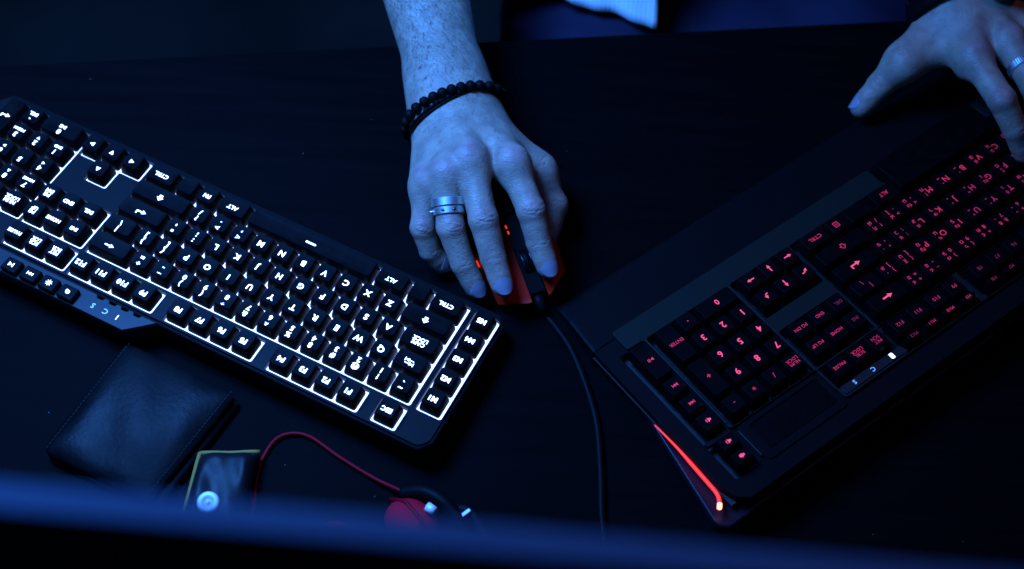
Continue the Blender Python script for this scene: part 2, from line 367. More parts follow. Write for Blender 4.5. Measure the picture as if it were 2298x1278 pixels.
for u, s, w_ in ((.75, 'CTRL', 1.5), (2, '', 1), (3.25, 'ALT', 1.5), (10.75, 'ALT', 1.5), (12, 'FN', 1), (13, '', 1), (14.25, 'CTRL', 1.5)):
    k1(u, -3, [t1(s, 0, 0, .0050)] if s else None, w_)
sp = k1(7, -3, [('i', [rrect(-.0045, .0045, -.0008, .0008, .0007)], 0, .0022, 1)], 6)
sp.name = 'space_bar'
for c, u in (('M1', 1), ('M2', 0), ('M3', -1), ('M4', -2), ('M5', -3)): k1(-.84, u, [t1(c, 0, 0, .0060)])
k1(.48, 2.24, [t1('ESC', 0, 0, .0052)])
for b_, u0 in ((1, 2.15), (5, 6.86), (9, 11.5)):
    for k in range(4): k1(u0+k, 2.24, [t1('F%d' % (b_+k), 0, 0, .0062)])
for u, s in ((15.72, 'PRT\nSCR'), (16.72, 'SCR\nLCK'), (17.72, 'PAUSE')): k1(u, 2.24, [t1(s, 0, 0, .0044 if '\n' in s else .0042)])
for u, s in ((15.75, 'INS'), (16.75, 'HOME'), (17.75, 'PG\nUP')): k1(u, 1, [t1(s, 0, 0, .0044)])
for u, s in ((15.75, 'DEL'), (16.75, 'END'), (17.75, 'PG\nDN')): k1(u, 0, [t1(s, 0, 0, .0046)])
for u, r, d in ((15.75, -3, (-1, 0)), (16.75, -3, (0, -1)), (17.75, -3, (1, 0)), (16.75, -2, (0, 1))): k1(u, r, [i1(tri(*d), .0048)])
NX = 18.88
k1(NX, 1, [t1('NUM\nLOCK', 0, 0, .0046)]); k1(NX+1, 1, [t1('/')]); k1(NX+2, 1, [t1('*')]); k1(NX+3, 1, [t1('-')])
for i, (a, b) in enumerate((('7', 'HOME'), ('8', '▲'), ('9', 'PGUP'), ('4', '◀'), ('5', ''), ('6', '▶'), ('1', 'END'), ('2', '▼'), ('3', 'PGDN'))):
    arrows_ = {'▲': (0, 1), '◀': (-1, 0), '▶': (1, 0), '▼': (0, -1)}
    it = [t1(a, 0, .0026, .0062)]
    if b in arrows_: it.append(i1(tri(*arrows_[b]), .0034, 0, -.0030))
    elif b: it.append(t1(b, 0, -.0032, .0036))
    k1(NX+i % 3, -(i//3), it)
k1(NX+3, -.5, [t1('+')], 1, 2)
k1(NX+3, -2.5, [i1(ENTER, .0062)], 1, 2)
k1(NX+.5, -3, [t1('0', 0, .0028, .0066), t1('INS', 0, -.0030, .0042)], 2)
k1(NX+2, -3, [t1('.', 0, .0028, .0072), t1('DEL', 0, -.0026, .0044)])
# rear panel with media buttons and lock lamps
pan = [(200*mm, 55.5*mm), (219*mm, 73*mm), (441*mm, 73*mm), (441*mm, 55.5*mm)]
notch = []
for k in range(4):
    x = (213+k*11)*mm; notch += [(x, 55.5*mm), (x+1.5*mm, 58*mm), (x+6*mm, 58*mm), (x+7.5*mm, 55.5*mm)]
pn = link('indicator_panel', plate_mesh([pan[0]]+[pan[1], pan[2], pan[3]]+list(reversed(notch)), [], -.0100, -.0240, .0004), 'panel', kb1)
for c, x, m_ in (('1', 228.5, 'white'), ('C', 239.2, 'whitedim'), ('S', 250.4, 'whitedim')):
    lg = legend(kb1, [('t', c, 0, 0, .0062, .01)], m_); lg.name = 'lock_indicator'; lg.location = (x*mm, 65.5*mm, -.0098)
for u, ic, sz in ((14.26, GAMEP, .0042), (15.167, SUN, .0042), (16.07, NEXT2, .0034), (16.98, PREV, .0044)):
    o = link('media_button', keycap(.74, .62, 'low'), 'key', kb1); o.location = (u*P, 66.5*mm, -.0050)
    legend(o, [('i', ic, 0, 0, sz)], 'white')
# fold-out feet under the rear edge
for x in (30*mm, 380*mm): MB().box((x, 40*mm, -.0345), (.03, .012, .009)).build('foot', 'case', kb1)

# ================================================================== keyboard with red backlight
T2 = 1.12380074e-01
kb2 = empty('keyboard', (4.82092591e-01, 7.54650487e-01, .034+2*P*math.sin(T2))); kb2.rotation_euler = (Matrix.Rotation(3.81888790, 3, 'Z') @ Matrix.Rotation(T2, 3, 'X')).to_euler()
tag(kb2, 'black keyboard with red backlit Thai keys and palm rest, right of the mouse', 'keyboard')
PZ2 = -.0080
YO = -.0004
def c2(x0, x1, y0, y1, e=.0018): return rrect(x0*P-e, x1*P+e, y0*P-e, y1*P+e, .0022)
clus = [(-.1, 14.9, -3.5, 1.46), (15.16, 18.18, -3.5, -1.5), (15.16, 18.2, -.54, 1.44), (18.48, 22.56, -3.5, 1.47), (15.22, 18.26, 1.68, 2.68),
        (10.92, 15.0, 1.68, 3.12), (6.44, 10.5, 1.68, 3.12), (1.4, 5.5, 1.68, 3.12), (22.83, 23.88, -3.5, 1.47), (22.87, 23.88, 1.76, 3.22)]
pl_out = [(-22*mm, -88.5*mm), (62*mm, -88.5*mm), (70*mm, -72*mm), (172*mm, -72*mm), (180*mm, -88.5*mm), (449*mm, -88.5*mm), (449*mm, -68.2*mm), (435*mm, -68.2*mm), (436*mm, 29.5*mm), (457*mm, 29.5*mm), (457*mm, 62*mm), (433*mm, 62*mm), (431*mm, 29.8*mm), (349*mm, 29.8*mm), (349*mm, 60.2*mm), (-22*mm, 60.2*mm)]
holes2 = [c2(*c) for c in clus[:8]]
outer2 = roundpoly([(-22*mm, -88.5*mm), (60*mm, -88.5*mm), (60*mm, -68.3*mm-.0015), (181*mm, -68.3*mm-.0015), (181*mm, -88.5*mm), (449*mm, -88.5*mm), (449*mm, -68.8*mm), (433.5*mm, -68.8*mm), (433.5*mm, 30*mm), (349*mm, 30*mm), (349*mm, 61.5*mm), (-22*mm, 61.5*mm)], .003)
link('top_plate', plate_mesh(outer2, holes2, PZ2, -.0120, .0003), 'plate2', kb2)
# deck round the plate, with the recess of the media column
dk = [(-60*mm, -84*mm), (469.5*mm, -84*mm), (469.5*mm, 60*mm), (466*mm, 73*mm), (458*mm, 80*mm), (-60*mm, 80*mm)]
med = [(434.2*mm, -68.2*mm), (456.6*mm, -68.2*mm), (456.6*mm, 63*mm), (434.2*mm, 63*mm)]
link('deck', plate_mesh(roundpoly(dk, .0012), [roundpoly(med, .002), roundpoly([(-19*mm, -80*mm), (430*mm, -80*mm), (430*mm, 28*mm), (346*mm, 28*mm), (346*mm, 59*mm), (-19*mm, 59*mm)], .002)], -.0108, -.0175, .0006), 'case', kb2)
MB().box((205*mm, -5*mm, -.0190), (.53, .158, .002)).build('well_floor', 'black', kb2)
mbar = MB(); mbar.box((445.4*mm, 30*mm, -.0105), (.0222, .0034, .004)).build('media_divider', 'plate', kb2)
MB().tube([(432.8*mm, y*mm, -.0078) for y in (-66, 25)], .0009, 8).build('trim_rib', 'plate', kb2)
MB().tube([(430*mm, 35*mm, -.0088), (430*mm, 60*mm, -.0088)], .0012, 8).build('trim_rib', 'plate', kb2)
# recessed dark panel behind the number pad
link('rear_panel', plate_mesh(rrect(350*mm, 428*mm, 31*mm, 66*mm, .004), [rrect(354*mm, 421*mm, 35*mm, 59.5*mm, .003)], -.0096, -.0120, .0004), 'case', kb2)
link('panel_inset', plate_mesh(rrect(354.6*mm, 420.4*mm, 35.6*mm, 58.9*mm, .0028), [], -.0103, -.0120, .0003), 'keyb', kb2)
# sloping palm rest
pr = MB(); secs = []
for y, z in ((-84.2, -.0120), (-84.6, -.0109), (-120, -.0128), (-134, -.0155), (-139, -.0190), (-140, -.0250), (-139, -.0275), (-84.2, -.030)): secs.append((y*mm, z))
rings = []
for x, sh in ((-60, 1), (-58, 0), (458, 0), (462, .1), (464, .7)):
    rings.append([(x*mm+(.0136 if x > 400 else 0)*(1+y/.14), y+sh*.002*(1 if y < -.1 else 0), z-sh*.0012) for y, z in secs])
pr.ring_loft([[(p[0], p[1], p[2]) for p in r_] for r_ in rings]); pr.build('palm_rest', 'case', kb2)
# base, raised at the rear on feet, with the lit slot along its side
bs = [(-62*mm, -88*mm), (464*mm, -88*mm), (466.5*mm, -30*mm), (486*mm, 76*mm), (480*mm, 84*mm), (-62*mm, 84*mm)]
link('base', plate_mesh(roundpoly(bs, .004), [], -.0245, -.0340, .0014), 'lip', kb2)
core = [(-50*mm, -86*mm), (464*mm, -86*mm), (465*mm, 58*mm), (460*mm, 70*mm), (-50*mm, 70*mm)]
link('core', plate_mesh(roundpoly(core, .003), [], -.0176, -.0244, .0003), 'black', kb2)
st = bez([(471.6*mm, -9*mm, -.0160), (471.0*mm, 15.5*mm, -.0160), (471.6*mm, 35*mm, -.0160), (472.2*mm, 51*mm, -.0160), (472.8*mm, 61*mm, -.0160), (475.4*mm, 67*mm, -.0160), (479*mm, 71*mm, -.0160)], 5)
MB().tube(st, [.0004+.0011*min(1, i/9) for i in range(len(st))], 8).build('light_strip', 'strip', kb2, True)
sth = [p+Vector((.0004, .0004, .0004)) for p in st[-5:]]
MB().tube(sth, .0017, 8).build('light_strip_end', 'striphot', kb2, True)
for x in (20*mm, 400*mm): MB().box((x, 60*mm, -.0375), (.03, .014, .0075)).build('foot', 'case', kb2)
PB = .0
def t2(s, dx=0, dy=0, size=.0058, bold=PB): return ('t', s, dx, dy, size, bold)
def k2(u, r, items=None, w_=1, h_=1, lm='pink', z=0): return key(kb2, u, r, w_, h_, 'flat', 'keyb', items, lm, z, YO)
def thai(a, lo, hi): return [t2(a, -.0034 if True else 0, .0030, .0052), t2(hi, .0030, .0032, .0042), t2(lo, .0030, -.0030, .0046)]
OX = -.1
rowq = [('Q', 'ๆ', '๐'), ('W', 'ไ', '"'), ('E', 'ำ', 'ฎ'), ('R', 'พ', 'ฑ'), ('T', 'ะ', 'ธ'), ('Y', 'ั', 'ํ'), ('U', 'ี', '๊'), ('I', 'ร', 'ณ'), ('O', 'น', 'ฯ'), ('P', 'ย', 'ญ')]
rowa = [('A', 'ฟ', 'ฤ'), ('S', 'ห', 'ฆ'), ('D', 'ก', 'ฏ'), ('F', 'ด', 'โ'), ('G', 'เ', 'ฌ'), ('H', '้', '็'), ('J', '่', '๋'), ('K', 'า', 'ษ'), ('L', 'ส', 'ศ')]
rowz = [('Z', 'ผ', '('), ('X', 'ป', ')'), ('C', 'แ', 'ฉ'), ('V', 'อ', 'ฮ'), ('B', 'ิ', 'ฺ'), ('N', 'ื', '์'), ('M', 'ท', '?')]
rown = [('`', '_', '%'), ('1', 'ๅ', '+'), ('2', '/', '๑'), ('3', '-', '๒'), ('4', 'ภ', '๓'), ('5', 'ถ', '๔'), ('6', 'ุ', 'ู'), ('7', 'ึ', '฿'), ('8', 'ค', '๕'), ('9', 'ต', '๖'), ('0', 'จ', '๗'), ('-', 'ข', '๘'), ('=', 'ช', '๙')]
shf = '~!@#$%^&*()_+'
def quad(u, r, a, lo, hi, s=None, lm='pink'):
    comb = lambda c: ('◌'+c) if '\u0e31' == c or '\u0e34' <= c <= '\u0e3a' or '\u0e47' <= c <= '\u0e4e' else c
    comb = lambda c: c
    it = [t2(a, -.0020, .0006, .0076)] if s is None else [t2(a, -.0030, -.0028, .0052), t2(s, -.0030, .0030, .0050)]
    it += [t2(comb(lo), .0032, -.0028, .0056), t2(comb(hi), .0032, .0028, .0050)]
    return k2(u, r, it, lm=lm)
for i, q in enumerate(rown): quad(.5+OX+i, .95, *q, s=shf[i], lm='purple' if i < 8 else 'pink')
k2(14+OX, .93, [('i', arrow(-1, 0, .2), 0, 0, .0072)], 2, lm='pinkhot')
k2(.75+OX, -.03, [('i', TAB, 0, 0, .0046)], 1.5)
for i, q in enumerate(rowq): quad(2+OX+i, -.03, *q, lm='purple' if i < 7 else 'pink')
quad(12+OX, -.03, '[', 'บ', 'ฐ', '{'); quad(13+OX, -.03, ']', 'ล', ',', '}')
k2(14.25+OX, -.03, [t2('|', -.003, .0026), t2('\\', .002, -.0026)], 1.5, lm='purple')
k2(.875+OX, -1.01, [t2('CAPS', 0, 0, .0042)], 1.75)
for i, q in enumerate(rowa): quad(2.25+OX+i, -1.01, *q, lm='redl' if i < 3 else ('purple' if i < 6 else 'pink'))
quad(11.25+OX, -1.01, ';', 'ว', 'ซ', ':'); quad(12.25+OX, -1.01, "'", 'ง', '.', '"')
k2(13.875+OX, -1.01, [('i', ENTER, 0, 0, .0074)], 2.25, lm='pinkhot')
k2(1.125+OX, -2.02, [('i', SHIFTO, 0, 0, .0052)], 2.25)
for i, q in enumerate(rowz): quad(2.75+OX+i, -2.02, *q, lm='redl' if i < 3 else 'pink')
quad(9.75+OX, -2.02, ',', 'ม', 'ฒ', '<'); quad(10.75+OX, -2.02, '.', 'ใ', 'ฬ', '>'); quad(11.75+OX, -2.02, '/', 'ฝ', 'ฦ', '?')
k2(13.625+OX, -2.02, [('i', SHIFTO, 0, 0, .0052)], 2.75)
k2(14.12, -3, [t2('CTRL', 0, 0, .0050)], 1.5); k2(12.94, -3, [('i', MENU, 0, 0, .0046)], 1); k2(11.70, -3, None, 1.5); k2(10.2, -3, [t2('ALT', 0, 0, .0050)], 1.5)
k2(.75+OX, -3, [t2('CTRL', 0, 0, .0050)], 1.5); k2(2+OX, -3, None, 1); k2(3.0+OX, -3, [t2('ALT', 0, 0, .0050)], 1)
sb = k2(6.42, -3.62, None, 6.05, 1.98); sb.name = 'space_bar'
for u, r, ic in ((15.66, -3, arrow(-1, 0, .2)), (16.67, -3, arrow(0, -1, .2)), (17.68, -3, arrow(1, 0, .2)), (15.66, -2.02, curl(-1)), (16.67, -2.02, arrow(0, 1, .2)), (17.68, -2.02, moved(thick([(-.35, -.35), (.05, -.25), (.15, .05)], .17)+[[(.1, .55), (-.2, .0), (.45, .0)]], 0))):
    k2(u, r, [('i', ic, 0, 0, .0052)], lm='pinkhot')
for u, s, m_ in ((15.67, 'DEL', 'pinkdim'), (16.68, 'END', 'pink'), (17.69, 'PG DN', 'pink')): k2(u, -.04, [t2(s, 0, 0, .0040)], lm=m_)
for u, s, m_ in ((15.70, 'INS', 'pinkdim'), (16.70, 'HOME', 'pink'), (17.71, 'PG UP', 'pink')): k2(u, .94, [t2(s, 0, 0, .0040)], lm=m_)
for u, s, m_ in ((15.75, 'PRT\nSCN', 'purple'), (16.74, 'SCRL\nLOCK', 'pink'), (17.74, 'PAUSE', 'pink')): k2(u, 2.18, [t2(s, 0, 0, .0040)], lm=m_)
N2 = 19.0
for i, c in enumerate('789456123'): k2(N2+(i % 3)*1.01, -(i//3)-.01, [t2(c, 0, 0, .0076, .02)], lm='pinkhot')
k2(N2+.48, -3, [t2('0', 0, 0, .0068, .02)], 2, lm='pinkhot'); k2(N2+2.0, -3, [t2('.', 0, 0, .007, .02)])
k2(N2+3.02, -2.48, [t2('ENTER', 0, 0, .0042)], 1, 2); k2(N2+3.04, -.53, [t2('+', 0, 0, .006, .02)], 1, 2)
k2(N2+.02, .96, [t2('NUM\nLOCK', 0, 0, .0040)]); k2(N2+1.03, .97, [t2('/', 0, 0, .0062)]); k2(N2+2.05, .97, [t2('*', 0, 0, .007)]); k2(N2+3.06, .97, [t2('-', 0, 0, .0062)], lm='purple')
k2(23.35, -2.46, [('i', PLAY, 0, 0, .0034)], 1, 2)
for r, ic in ((-.99, NEXT2), (0, PREV2)): k2(23.35, r, [('i', ic, 0, 0, .0032)])
k2(23.35, .97, [('i', SPK, 0, 0, .004)], lm='pinkhot')
for r, ic in ((2.13, SPK), (2.89, SPK+moved(disc(.3), .3))): k2(23.36, r, [('i', ic, 0, 0, .004)], 1, .78, lm='pinkhot')
for i in range(12):
    u = (14.48, 13.48, 12.47, 11.46, 9.98, 8.98, 7.98, 6.98, 4.98, 3.98, 2.98, 1.98)[i]; n = 12-i
    k2(u, 2.18, [t2('F%d' % n, 0, 0, .0046)], lm='purple' if i < 4 else 'pinkdim')
    k2(u-.1, 2.87, [t2('M%d' % n, 0, 0, .0040)], .95, .5, lm=('pinkdim', 'purple', 'pink', 'purple')[i] if i < 4 else 'pinkdim', z=-.001)
ip = link('indicator_strip', plate_mesh([(286*mm, 52.5*mm), (347*mm, 52.5*mm), (347*mm, 59.5*mm), (284*mm, 59.5*mm)], [], -.0070, -.0079, .0003), 'panel', kb2)
for c, x, m_ in (('S', 335.3, 'whitedim'), ('C', 316.6, 'whitedim')):
    lg = legend(kb2, [('t', c, 0, 0, .0052, .01)], m_); lg.name = 'lock_indicator'; lg.location = (x*mm, 55.8*mm, -.0068)
lg = legend(kb2, [('i', [rrect(-.0016, .0016, -.0024, .0024, .0008)], 0, 0, 1)], 'white'); lg.name = 'lock_indicator'; lg.location = (297.2*mm, 55.8*mm, -.0068)
bpy.data.objects.remove(_fo)

# ================================================================== person
def smin(a, b, k):
    h = np.maximum(k-np.abs(a-b), 0)/k
    return np.minimum(a, b)-h*h*k*.25
def rcone(p, a, b, ra, rb):
    a = np.asarray(a, np.float32); b = np.asarray(b, np.float32); d = b-a; L2 = float(d@d)
    t = np.clip(((p-a)@d)/L2, 0, 1)
    q = p-a-t[:, None]*d
    return np.sqrt((q*q).sum(1))-(ra+(rb-ra)*t)
def ellips(p, c, r):
    q = (p-np.asarray(c, np.float32))/np.asarray(r, np.float32); k = np.sqrt((q*q).sum(1)); return (k-1)*min(r)
def surface_nets(f, lo, hi, h, B=6):
    lo = np.array(lo, np.float32); n = (np.ceil((np.array(hi)-lo)/h/B).astype(int))*B
    nb = n//B
    ci = np.stack(np.meshgrid(*[np.arange(k) for k in nb], indexing='ij'), -1).reshape(-1, 3)
    cc = lo+(ci*B+B/2)*h
    dc = f(cc.astype(np.float32))
    act = np.abs(dc) < B*h*.87*1.35+h
    D = np.repeat(np.repeat(np.repeat(np.where(dc < 0, -1, 1).astype(np.float32).reshape(nb), B, 0), B, 1), B, 2)
    D = np.pad(D, ((0, 1),)*3, mode='edge')
    loc = np.stack(np.meshgrid(*[np.arange(B+1)]*3, indexing='ij'), -1).reshape(-1, 3)
    ab = ci[act]*B
    for s in range(0, len(ab), 2000):
        ii = (ab[s:s+2000, None, :]+loc[None]).reshape(-1, 3)
        D[ii[:, 0], ii[:, 1], ii[:, 2]] = f((lo+ii*h).astype(np.float32))
    S = D < 0
    c = np.zeros(tuple(k-1 for k in D.shape), np.int8)
    offs = [(x, y, z) for x in (0, 1) for y in (0, 1) for z in (0, 1)]
    sl = lambda A, o: A[o[0]:A.shape[0]-1+o[0], o[1]:A.shape[1]-1+o[1], o[2]:A.shape[2]-1+o[2]]
    for o in offs: c += sl(S, o)
    idx = np.argwhere((c > 0) & (c < 8)); vid = np.full(c.shape, -1, np.int32); vid[idx[:, 0], idx[:, 1], idx[:, 2]] = np.arange(len(idx))
    acc = np.zeros((len(idx), 3)); cnt = np.zeros(len(idx))
    for o in offs:
        for ax in range(3):
            if o[ax]: continue
            o2 = list(o); o2[ax] = 1
            a = D[idx[:, 0]+o[0], idx[:, 1]+o[1], idx[:, 2]+o[2]]; b = D[idx[:, 0]+o2[0], idx[:, 1]+o2[1], idx[:, 2]+o2[2]]
            m = (a < 0) != (b < 0); t = np.where(m, a/np.where(m, a-b, 1), 0)
            p = np.tile(np.array(o, float), (len(idx), 1)); p[:, ax] = t
            acc[m] += p[m]; cnt += m
    V = lo+(idx+acc/cnt[:, None])*h
    F = []
    for ax in range(3):
        a1, a2 = (ax+1) % 3, (ax+2) % 3
        s0 = [slice(None)]*3; s1 = [slice(None)]*3; s0[ax] = slice(0, -1); s1[ax] = slice(1, None)
        ed = S[tuple(s0)] != S[tuple(s1)]
        e = np.argwhere(ed); e = e[(e[:, a1] > 0) & (e[:, a2] > 0)]
        e = e[(e[:, a1] < c.shape[a1]) & (e[:, a2] < c.shape[a2])]
        q = []
        for d1, d2 in ((-1, -1), (0, -1), (0, 0), (-1, 0)):
            k = e.copy(); k[:, a1] += d1; k[:, a2] += d2; q.append(vid[k[:, 0], k[:, 1], k[:, 2]])
        q = np.stack(q, 1); flip = ~S[e[:, 0], e[:, 1], e[:, 2]]
        q[flip] = q[flip][:, ::-1]; F.append(q)
    F = np.concatenate(F); F = F[(F >= 0).all(1)]
    return V.astype(np.float32), F
def vnormals(V, F):
    a = V[F[:, 2]]-V[F[:, 0]]; b = V[F[:, 3]]-V[F[:, 1]]; n = np.cross(a, b); N = np.zeros_like(V)
    for k in range(4): np.add.at(N, F[:, k], n)
    return N/np.maximum(np.linalg.norm(N, axis=1), 1e-12)[:, None]
def unit(v): v = np.asarray(v, float); return v/np.linalg.norm(v)

def make_hand_sdf(J):
    """J: joints of fingers, thumb, wrist and arm"""
    fr = dict(idx=(.0118, .0110, .0099, .0086), mid=(.0120, .0112, .0100, .0087), rng=(.0114, .0107, .0096, .0083), pky=(.0104, .0096, .0085, .0075))
    Wc = np.array(J['arm'][-1]); lat = np.array(J['lat'])
    def f(p):
        arm = None
        for (a, b), (ra, rb) in zip(zip(J['arm'][:-1], J['arm'][1:]), zip(J['armr'][:-1], J['armr'][1:])):
            for s in (-1, 1):
                d = rcone(p, np.array(a)+lat*s*J['arma'], np.array(b)+lat*s*J['arma'], ra, rb)
                arm = d if arm is None else smin(arm, d, .022)
        palm = None
        up_ = np.array(J.get('dors', (0, 0, 1)))
        for k, off in (('idx', .010), ('mid', .003), ('rng', -.005), ('pky', -.012)):
            a = Wc+lat*off*J['side']-up_*.004; b = np.array(J[k][0])
            d = rcone(p, a, b-up_*.001, .0165, fr[k][0])
            palm = d if palm is None else smin(palm, d, .015)
            d = rcone(p, a-up_*.006, b-up_*.010, .015, .0105)              # fleshy palm side
            palm = smin(palm, d, .014)
        d = rcone(p, Wc+lat*J['side']*.012-up_*.006, np.array(J['thb'][1]), .018, .0135); thumb_b = d
        palm = smin(palm, thumb_b, .016)
        w1 = rcone(p, np.array(J['thb'][1]), np.array(J['idx'][0])*.55+Wc*.45-up_*.008, .009, .012); palm = smin(palm, w1, .018)   # web of the thumb
        for k in ('idx', 'mid', 'rng', 'pky'):                              # knuckle heads and tendons
            palm = smin(palm, np.sqrt(((p-(np.array(J[k][0])+up_*.0014))**2).sum(1))-fr[k][0]*.88, .006)
            palm = smin(palm, rcone(p, Wc*.6+np.array(J[k][0])*.4+up_*.0090, np.array(J[k][0])+up_*.0075, .0030, .0034), .010)
        base = smin(arm, palm, .024)
        out = None
        for k in ('idx', 'mid', 'rng', 'pky'):
            r = fr[k]; q = [np.array(x) for x in J[k]]
            d = rcone(p, q[0], q[1], r[0]*.98, r[1]*1.0)
            d = smin(d, rcone(p, q[1], q[2], r[1], r[2]), .0015)
            d = smin(d, rcone(p, q[2], q[3], r[2], r[3]), .0015)
            dd = unit(q[3]-q[2]); d = smin(d, rcone(p, q[2]*.3+q[3]*.7, q[3]+dd*.0022+up_*.0006, r[3]*.98, r[3]*.80), .002)
            d = smin(d, np.sqrt(((p-(q[1]+up_*.0010))**2).sum(1))-r[1]*.95, .003)     # joint bumps
            d = smin(base, d, .011)
            out = d if out is None else smin(out, d, .0016)
        q = [np.array(x) for x in J['thb']]
        d = rcone(p, q[1], q[2], .0120, .0104); d = smin(d, rcone(p, q[2], q[3], .0105, .0084), .005)
        dd = unit(q[3]-q[2]); d = smin(d, rcone(p, q[2]*.35+q[3]*.65, q[3]+dd*.003, .0092, .0072), .005)
        d = smin(d, np.sqrt(((p-(q[1]+up_*.002))**2).sum(1))-.0106, .006)
        d = smin(base, d, .014)
        return smin(out, d, .002)
    return f, fr
def hand_mesh(J, lo, hi, h):
    f, fr = make_hand_sdf(J); V, F = surface_nets(f, lo, hi, h)
    N = vnormals(V, F); up_ = np.array(J.get('dors', (0, 0, 1)))
    tone = np.tile(np.array([.42, .30, .22]), (len(V), 1)); disp = np.zeros(len(V))
    def flush(c, r, colr, s):
        w_ = np.exp(-((V-np.array(c))**2).sum(1)/(2*r*r))*s; tone[:] = tone*(1-w_[:, None])+np.array(colr)*w_[:, None]
    for k in ('idx', 'mid', 'rng', 'pky', 'thb'):
        q = [np.array(x) for x in J[k]]; rr_ = fr.get(k, (.013, .013, .0112, .009))
        if k != 'thb': flush(q[0]+up_*.010, .006, (.50, .20, .225), .6)
        flush(q[1]+up_*.008, .006, (.48, .21, .21), .6); flush(q[2]+up_*.006, .005, (.46, .22, .21), .4)
        flush(q[3], .008, (.46, .235, .22), .5)
        for j, (offs, dep) in ((1, ((-.0034, -.0012, .0014, .0036), .00042)), (2, ((-.0014, .0010), .00038))):
            ax = unit(q[j+1]-q[j-1]); rel = V-q[j]; s = rel@ax; rad = np.linalg.norm(rel-np.outer(s, ax), axis=1)
            side = np.cross(ax, up_); side = unit(side); la = rel@side; dor = np.clip((N@up_-.1)/.5, 0, 1)
            near = (rad < rr_[j]*1.5) & (np.abs(s) < .012)
            for i, o in enumerate(offs):
                ph = rng.uniform(0, 6)
                wob = .0007*np.sin(la*420+ph)+.0004*np.sin(la*900+ph*2)
                arc = np.sign(o)*-8*la**2*4
                g_ = np.exp(-((s-o-wob-arc)/.00062)**2)*np.clip(1-(np.abs(la)/(rr_[j]*(.9-.12*(i % 2))))**4, 0, 1)
                disp -= np.where(near, g_*dor*dep*(.7+.5*rng.random()), 0)
    # shallow folds across the back of the hand near the knuckles and the wrist
    fold = np.sin(V[:, 1]*1500+4*np.sin(V[:, 0]*160))*np.sin(V[:, 0]*310+V[:, 1]*90)
    disp += fold*.00003
    V = V+N*disp[:, None]
    return V, F, N, tone, f, fr
JR = dict(
    idx=[(-.0051, .6545, .076), (.0116, .6202, .063), (.0188, .6036, .046), (.0264, .5894, .034)],
    mid=[(-.0379, .6520, .0815), (-.0243, .6082, .065), (-.0154, .5867, .046), (-.0078, .5710, .034)],
    rng=[(-.0550, .6410, .0755), (-.0493, .6061, .056), (-.0386, .5870, .035), (-.0285, .5755, .020)],
    pky=[(-.0703, .6410, .063), (-.0713, .6119, .044), (-.0653, .6023, .027), (-.0566, .5992, .014)],
    thb=[(-.016, .700, .040), (.0145, .6714, .042), (.0300, .6500, .030), (.0262, .6330, .018)],
    arm=[(-.155, 1.05, .100), (-.0995, .8802, .075), (-.0625, .7486, .058), (-.0535, .717, .056)],
    armr=(.040, .0295, .0195, .0180), arma=.0090, lat=(.98, .17, 0), side=1)
JL = dict(
    idx=[(.3639, .7795, .085), (.3810, .7367, .085), (.3960, .7235, .066), (.4085, .7162, .046)],
    mid=[(.3930, .7960, .088), (.4072, .7501, .090), (.4190, .7352, .070), (.4297, .7243, .050)],
    rng=[(.4180, .8080, .082), (.4420, .7650, .084), (.4540, .7500, .064), (.4620, .7420, .046)],
    pky=[(.4400, .8200, .070), (.4650, .7880, .070), (.4750, .7760, .054), (.4820, .7690, .042)],
    thb=[(.345, .835, .060), (.3164, .7945, .058), (.2995, .7834, .040), (.2868, .7718, .026)],
    arm=[(.470, 1.08, .110), (.385, .935, .092), (.3640, .8700, .080), (.3680, .8450, .079)],
    armr=(.038, .027, .0215, .021), arma=.0105, lat=(.96, .28, 0), side=-1)
person = empty('person', (.2, 1.1, -.74)); PI_ = Matrix.Translation((-.2, -1.1, .74))
tag(person, 'person in a white shirt and jeans, one hand on the red mouse', 'person')
VR, FR, NR, TR, fR, fr_ = hand_mesh(JR, (-.15, .545, -.005), (.055, .955, .125), .0010)
VL, FL, NL, TL, fL, _ = hand_mesh(JL, (.265, .69, .015), (.505, .955, .135), .0013)
# moles and the small tattoo on the middle finger are the skin's own colour
for mx, my in ((-.0771, .7582), (-.0825, .7405), (-.0775, .7296)):
    dd = (VR[:, 0]-mx)**2+(VR[:, 1]-my)**2; w_ = np.exp(-dd/(2*.0011**2))*(NR[:, 2] > .2); TR[:] = TR*(1-w_[:, None]*.85)+np.array([.04, .02, .02])*w_[:, None]*.85
q0, q1 = [np.array(x) for x in JR['mid'][:2]]; ax_ = unit(q1-q0); s_ = (VR-q0)@ax_; rel = VR-q0-np.outer(s_, ax_); sd = unit(np.cross(ax_, (0, 0, 1))); la = rel@(-sd if sd[0] < 0 else sd)
ang = np.arctan2(la, rel[:, 2]); uu = (s_-.033)/.009; vv = (ang-1.05)/.42
leaf = np.clip(1.15-(uu**2+vv**2), 0, 1)*(np.linalg.norm(rel, axis=1) < .0135)
ink = np.clip(leaf*3, 0, 1)*(.45+.4*np.sin(uu*9+vv*5)+.3*np.sin(vv*11-uu*4)); ink = np.clip(ink, 0, .8); TR[:] = TR*(1-ink[:, None])+np.array([.03, .04, .05])*ink[:, None]
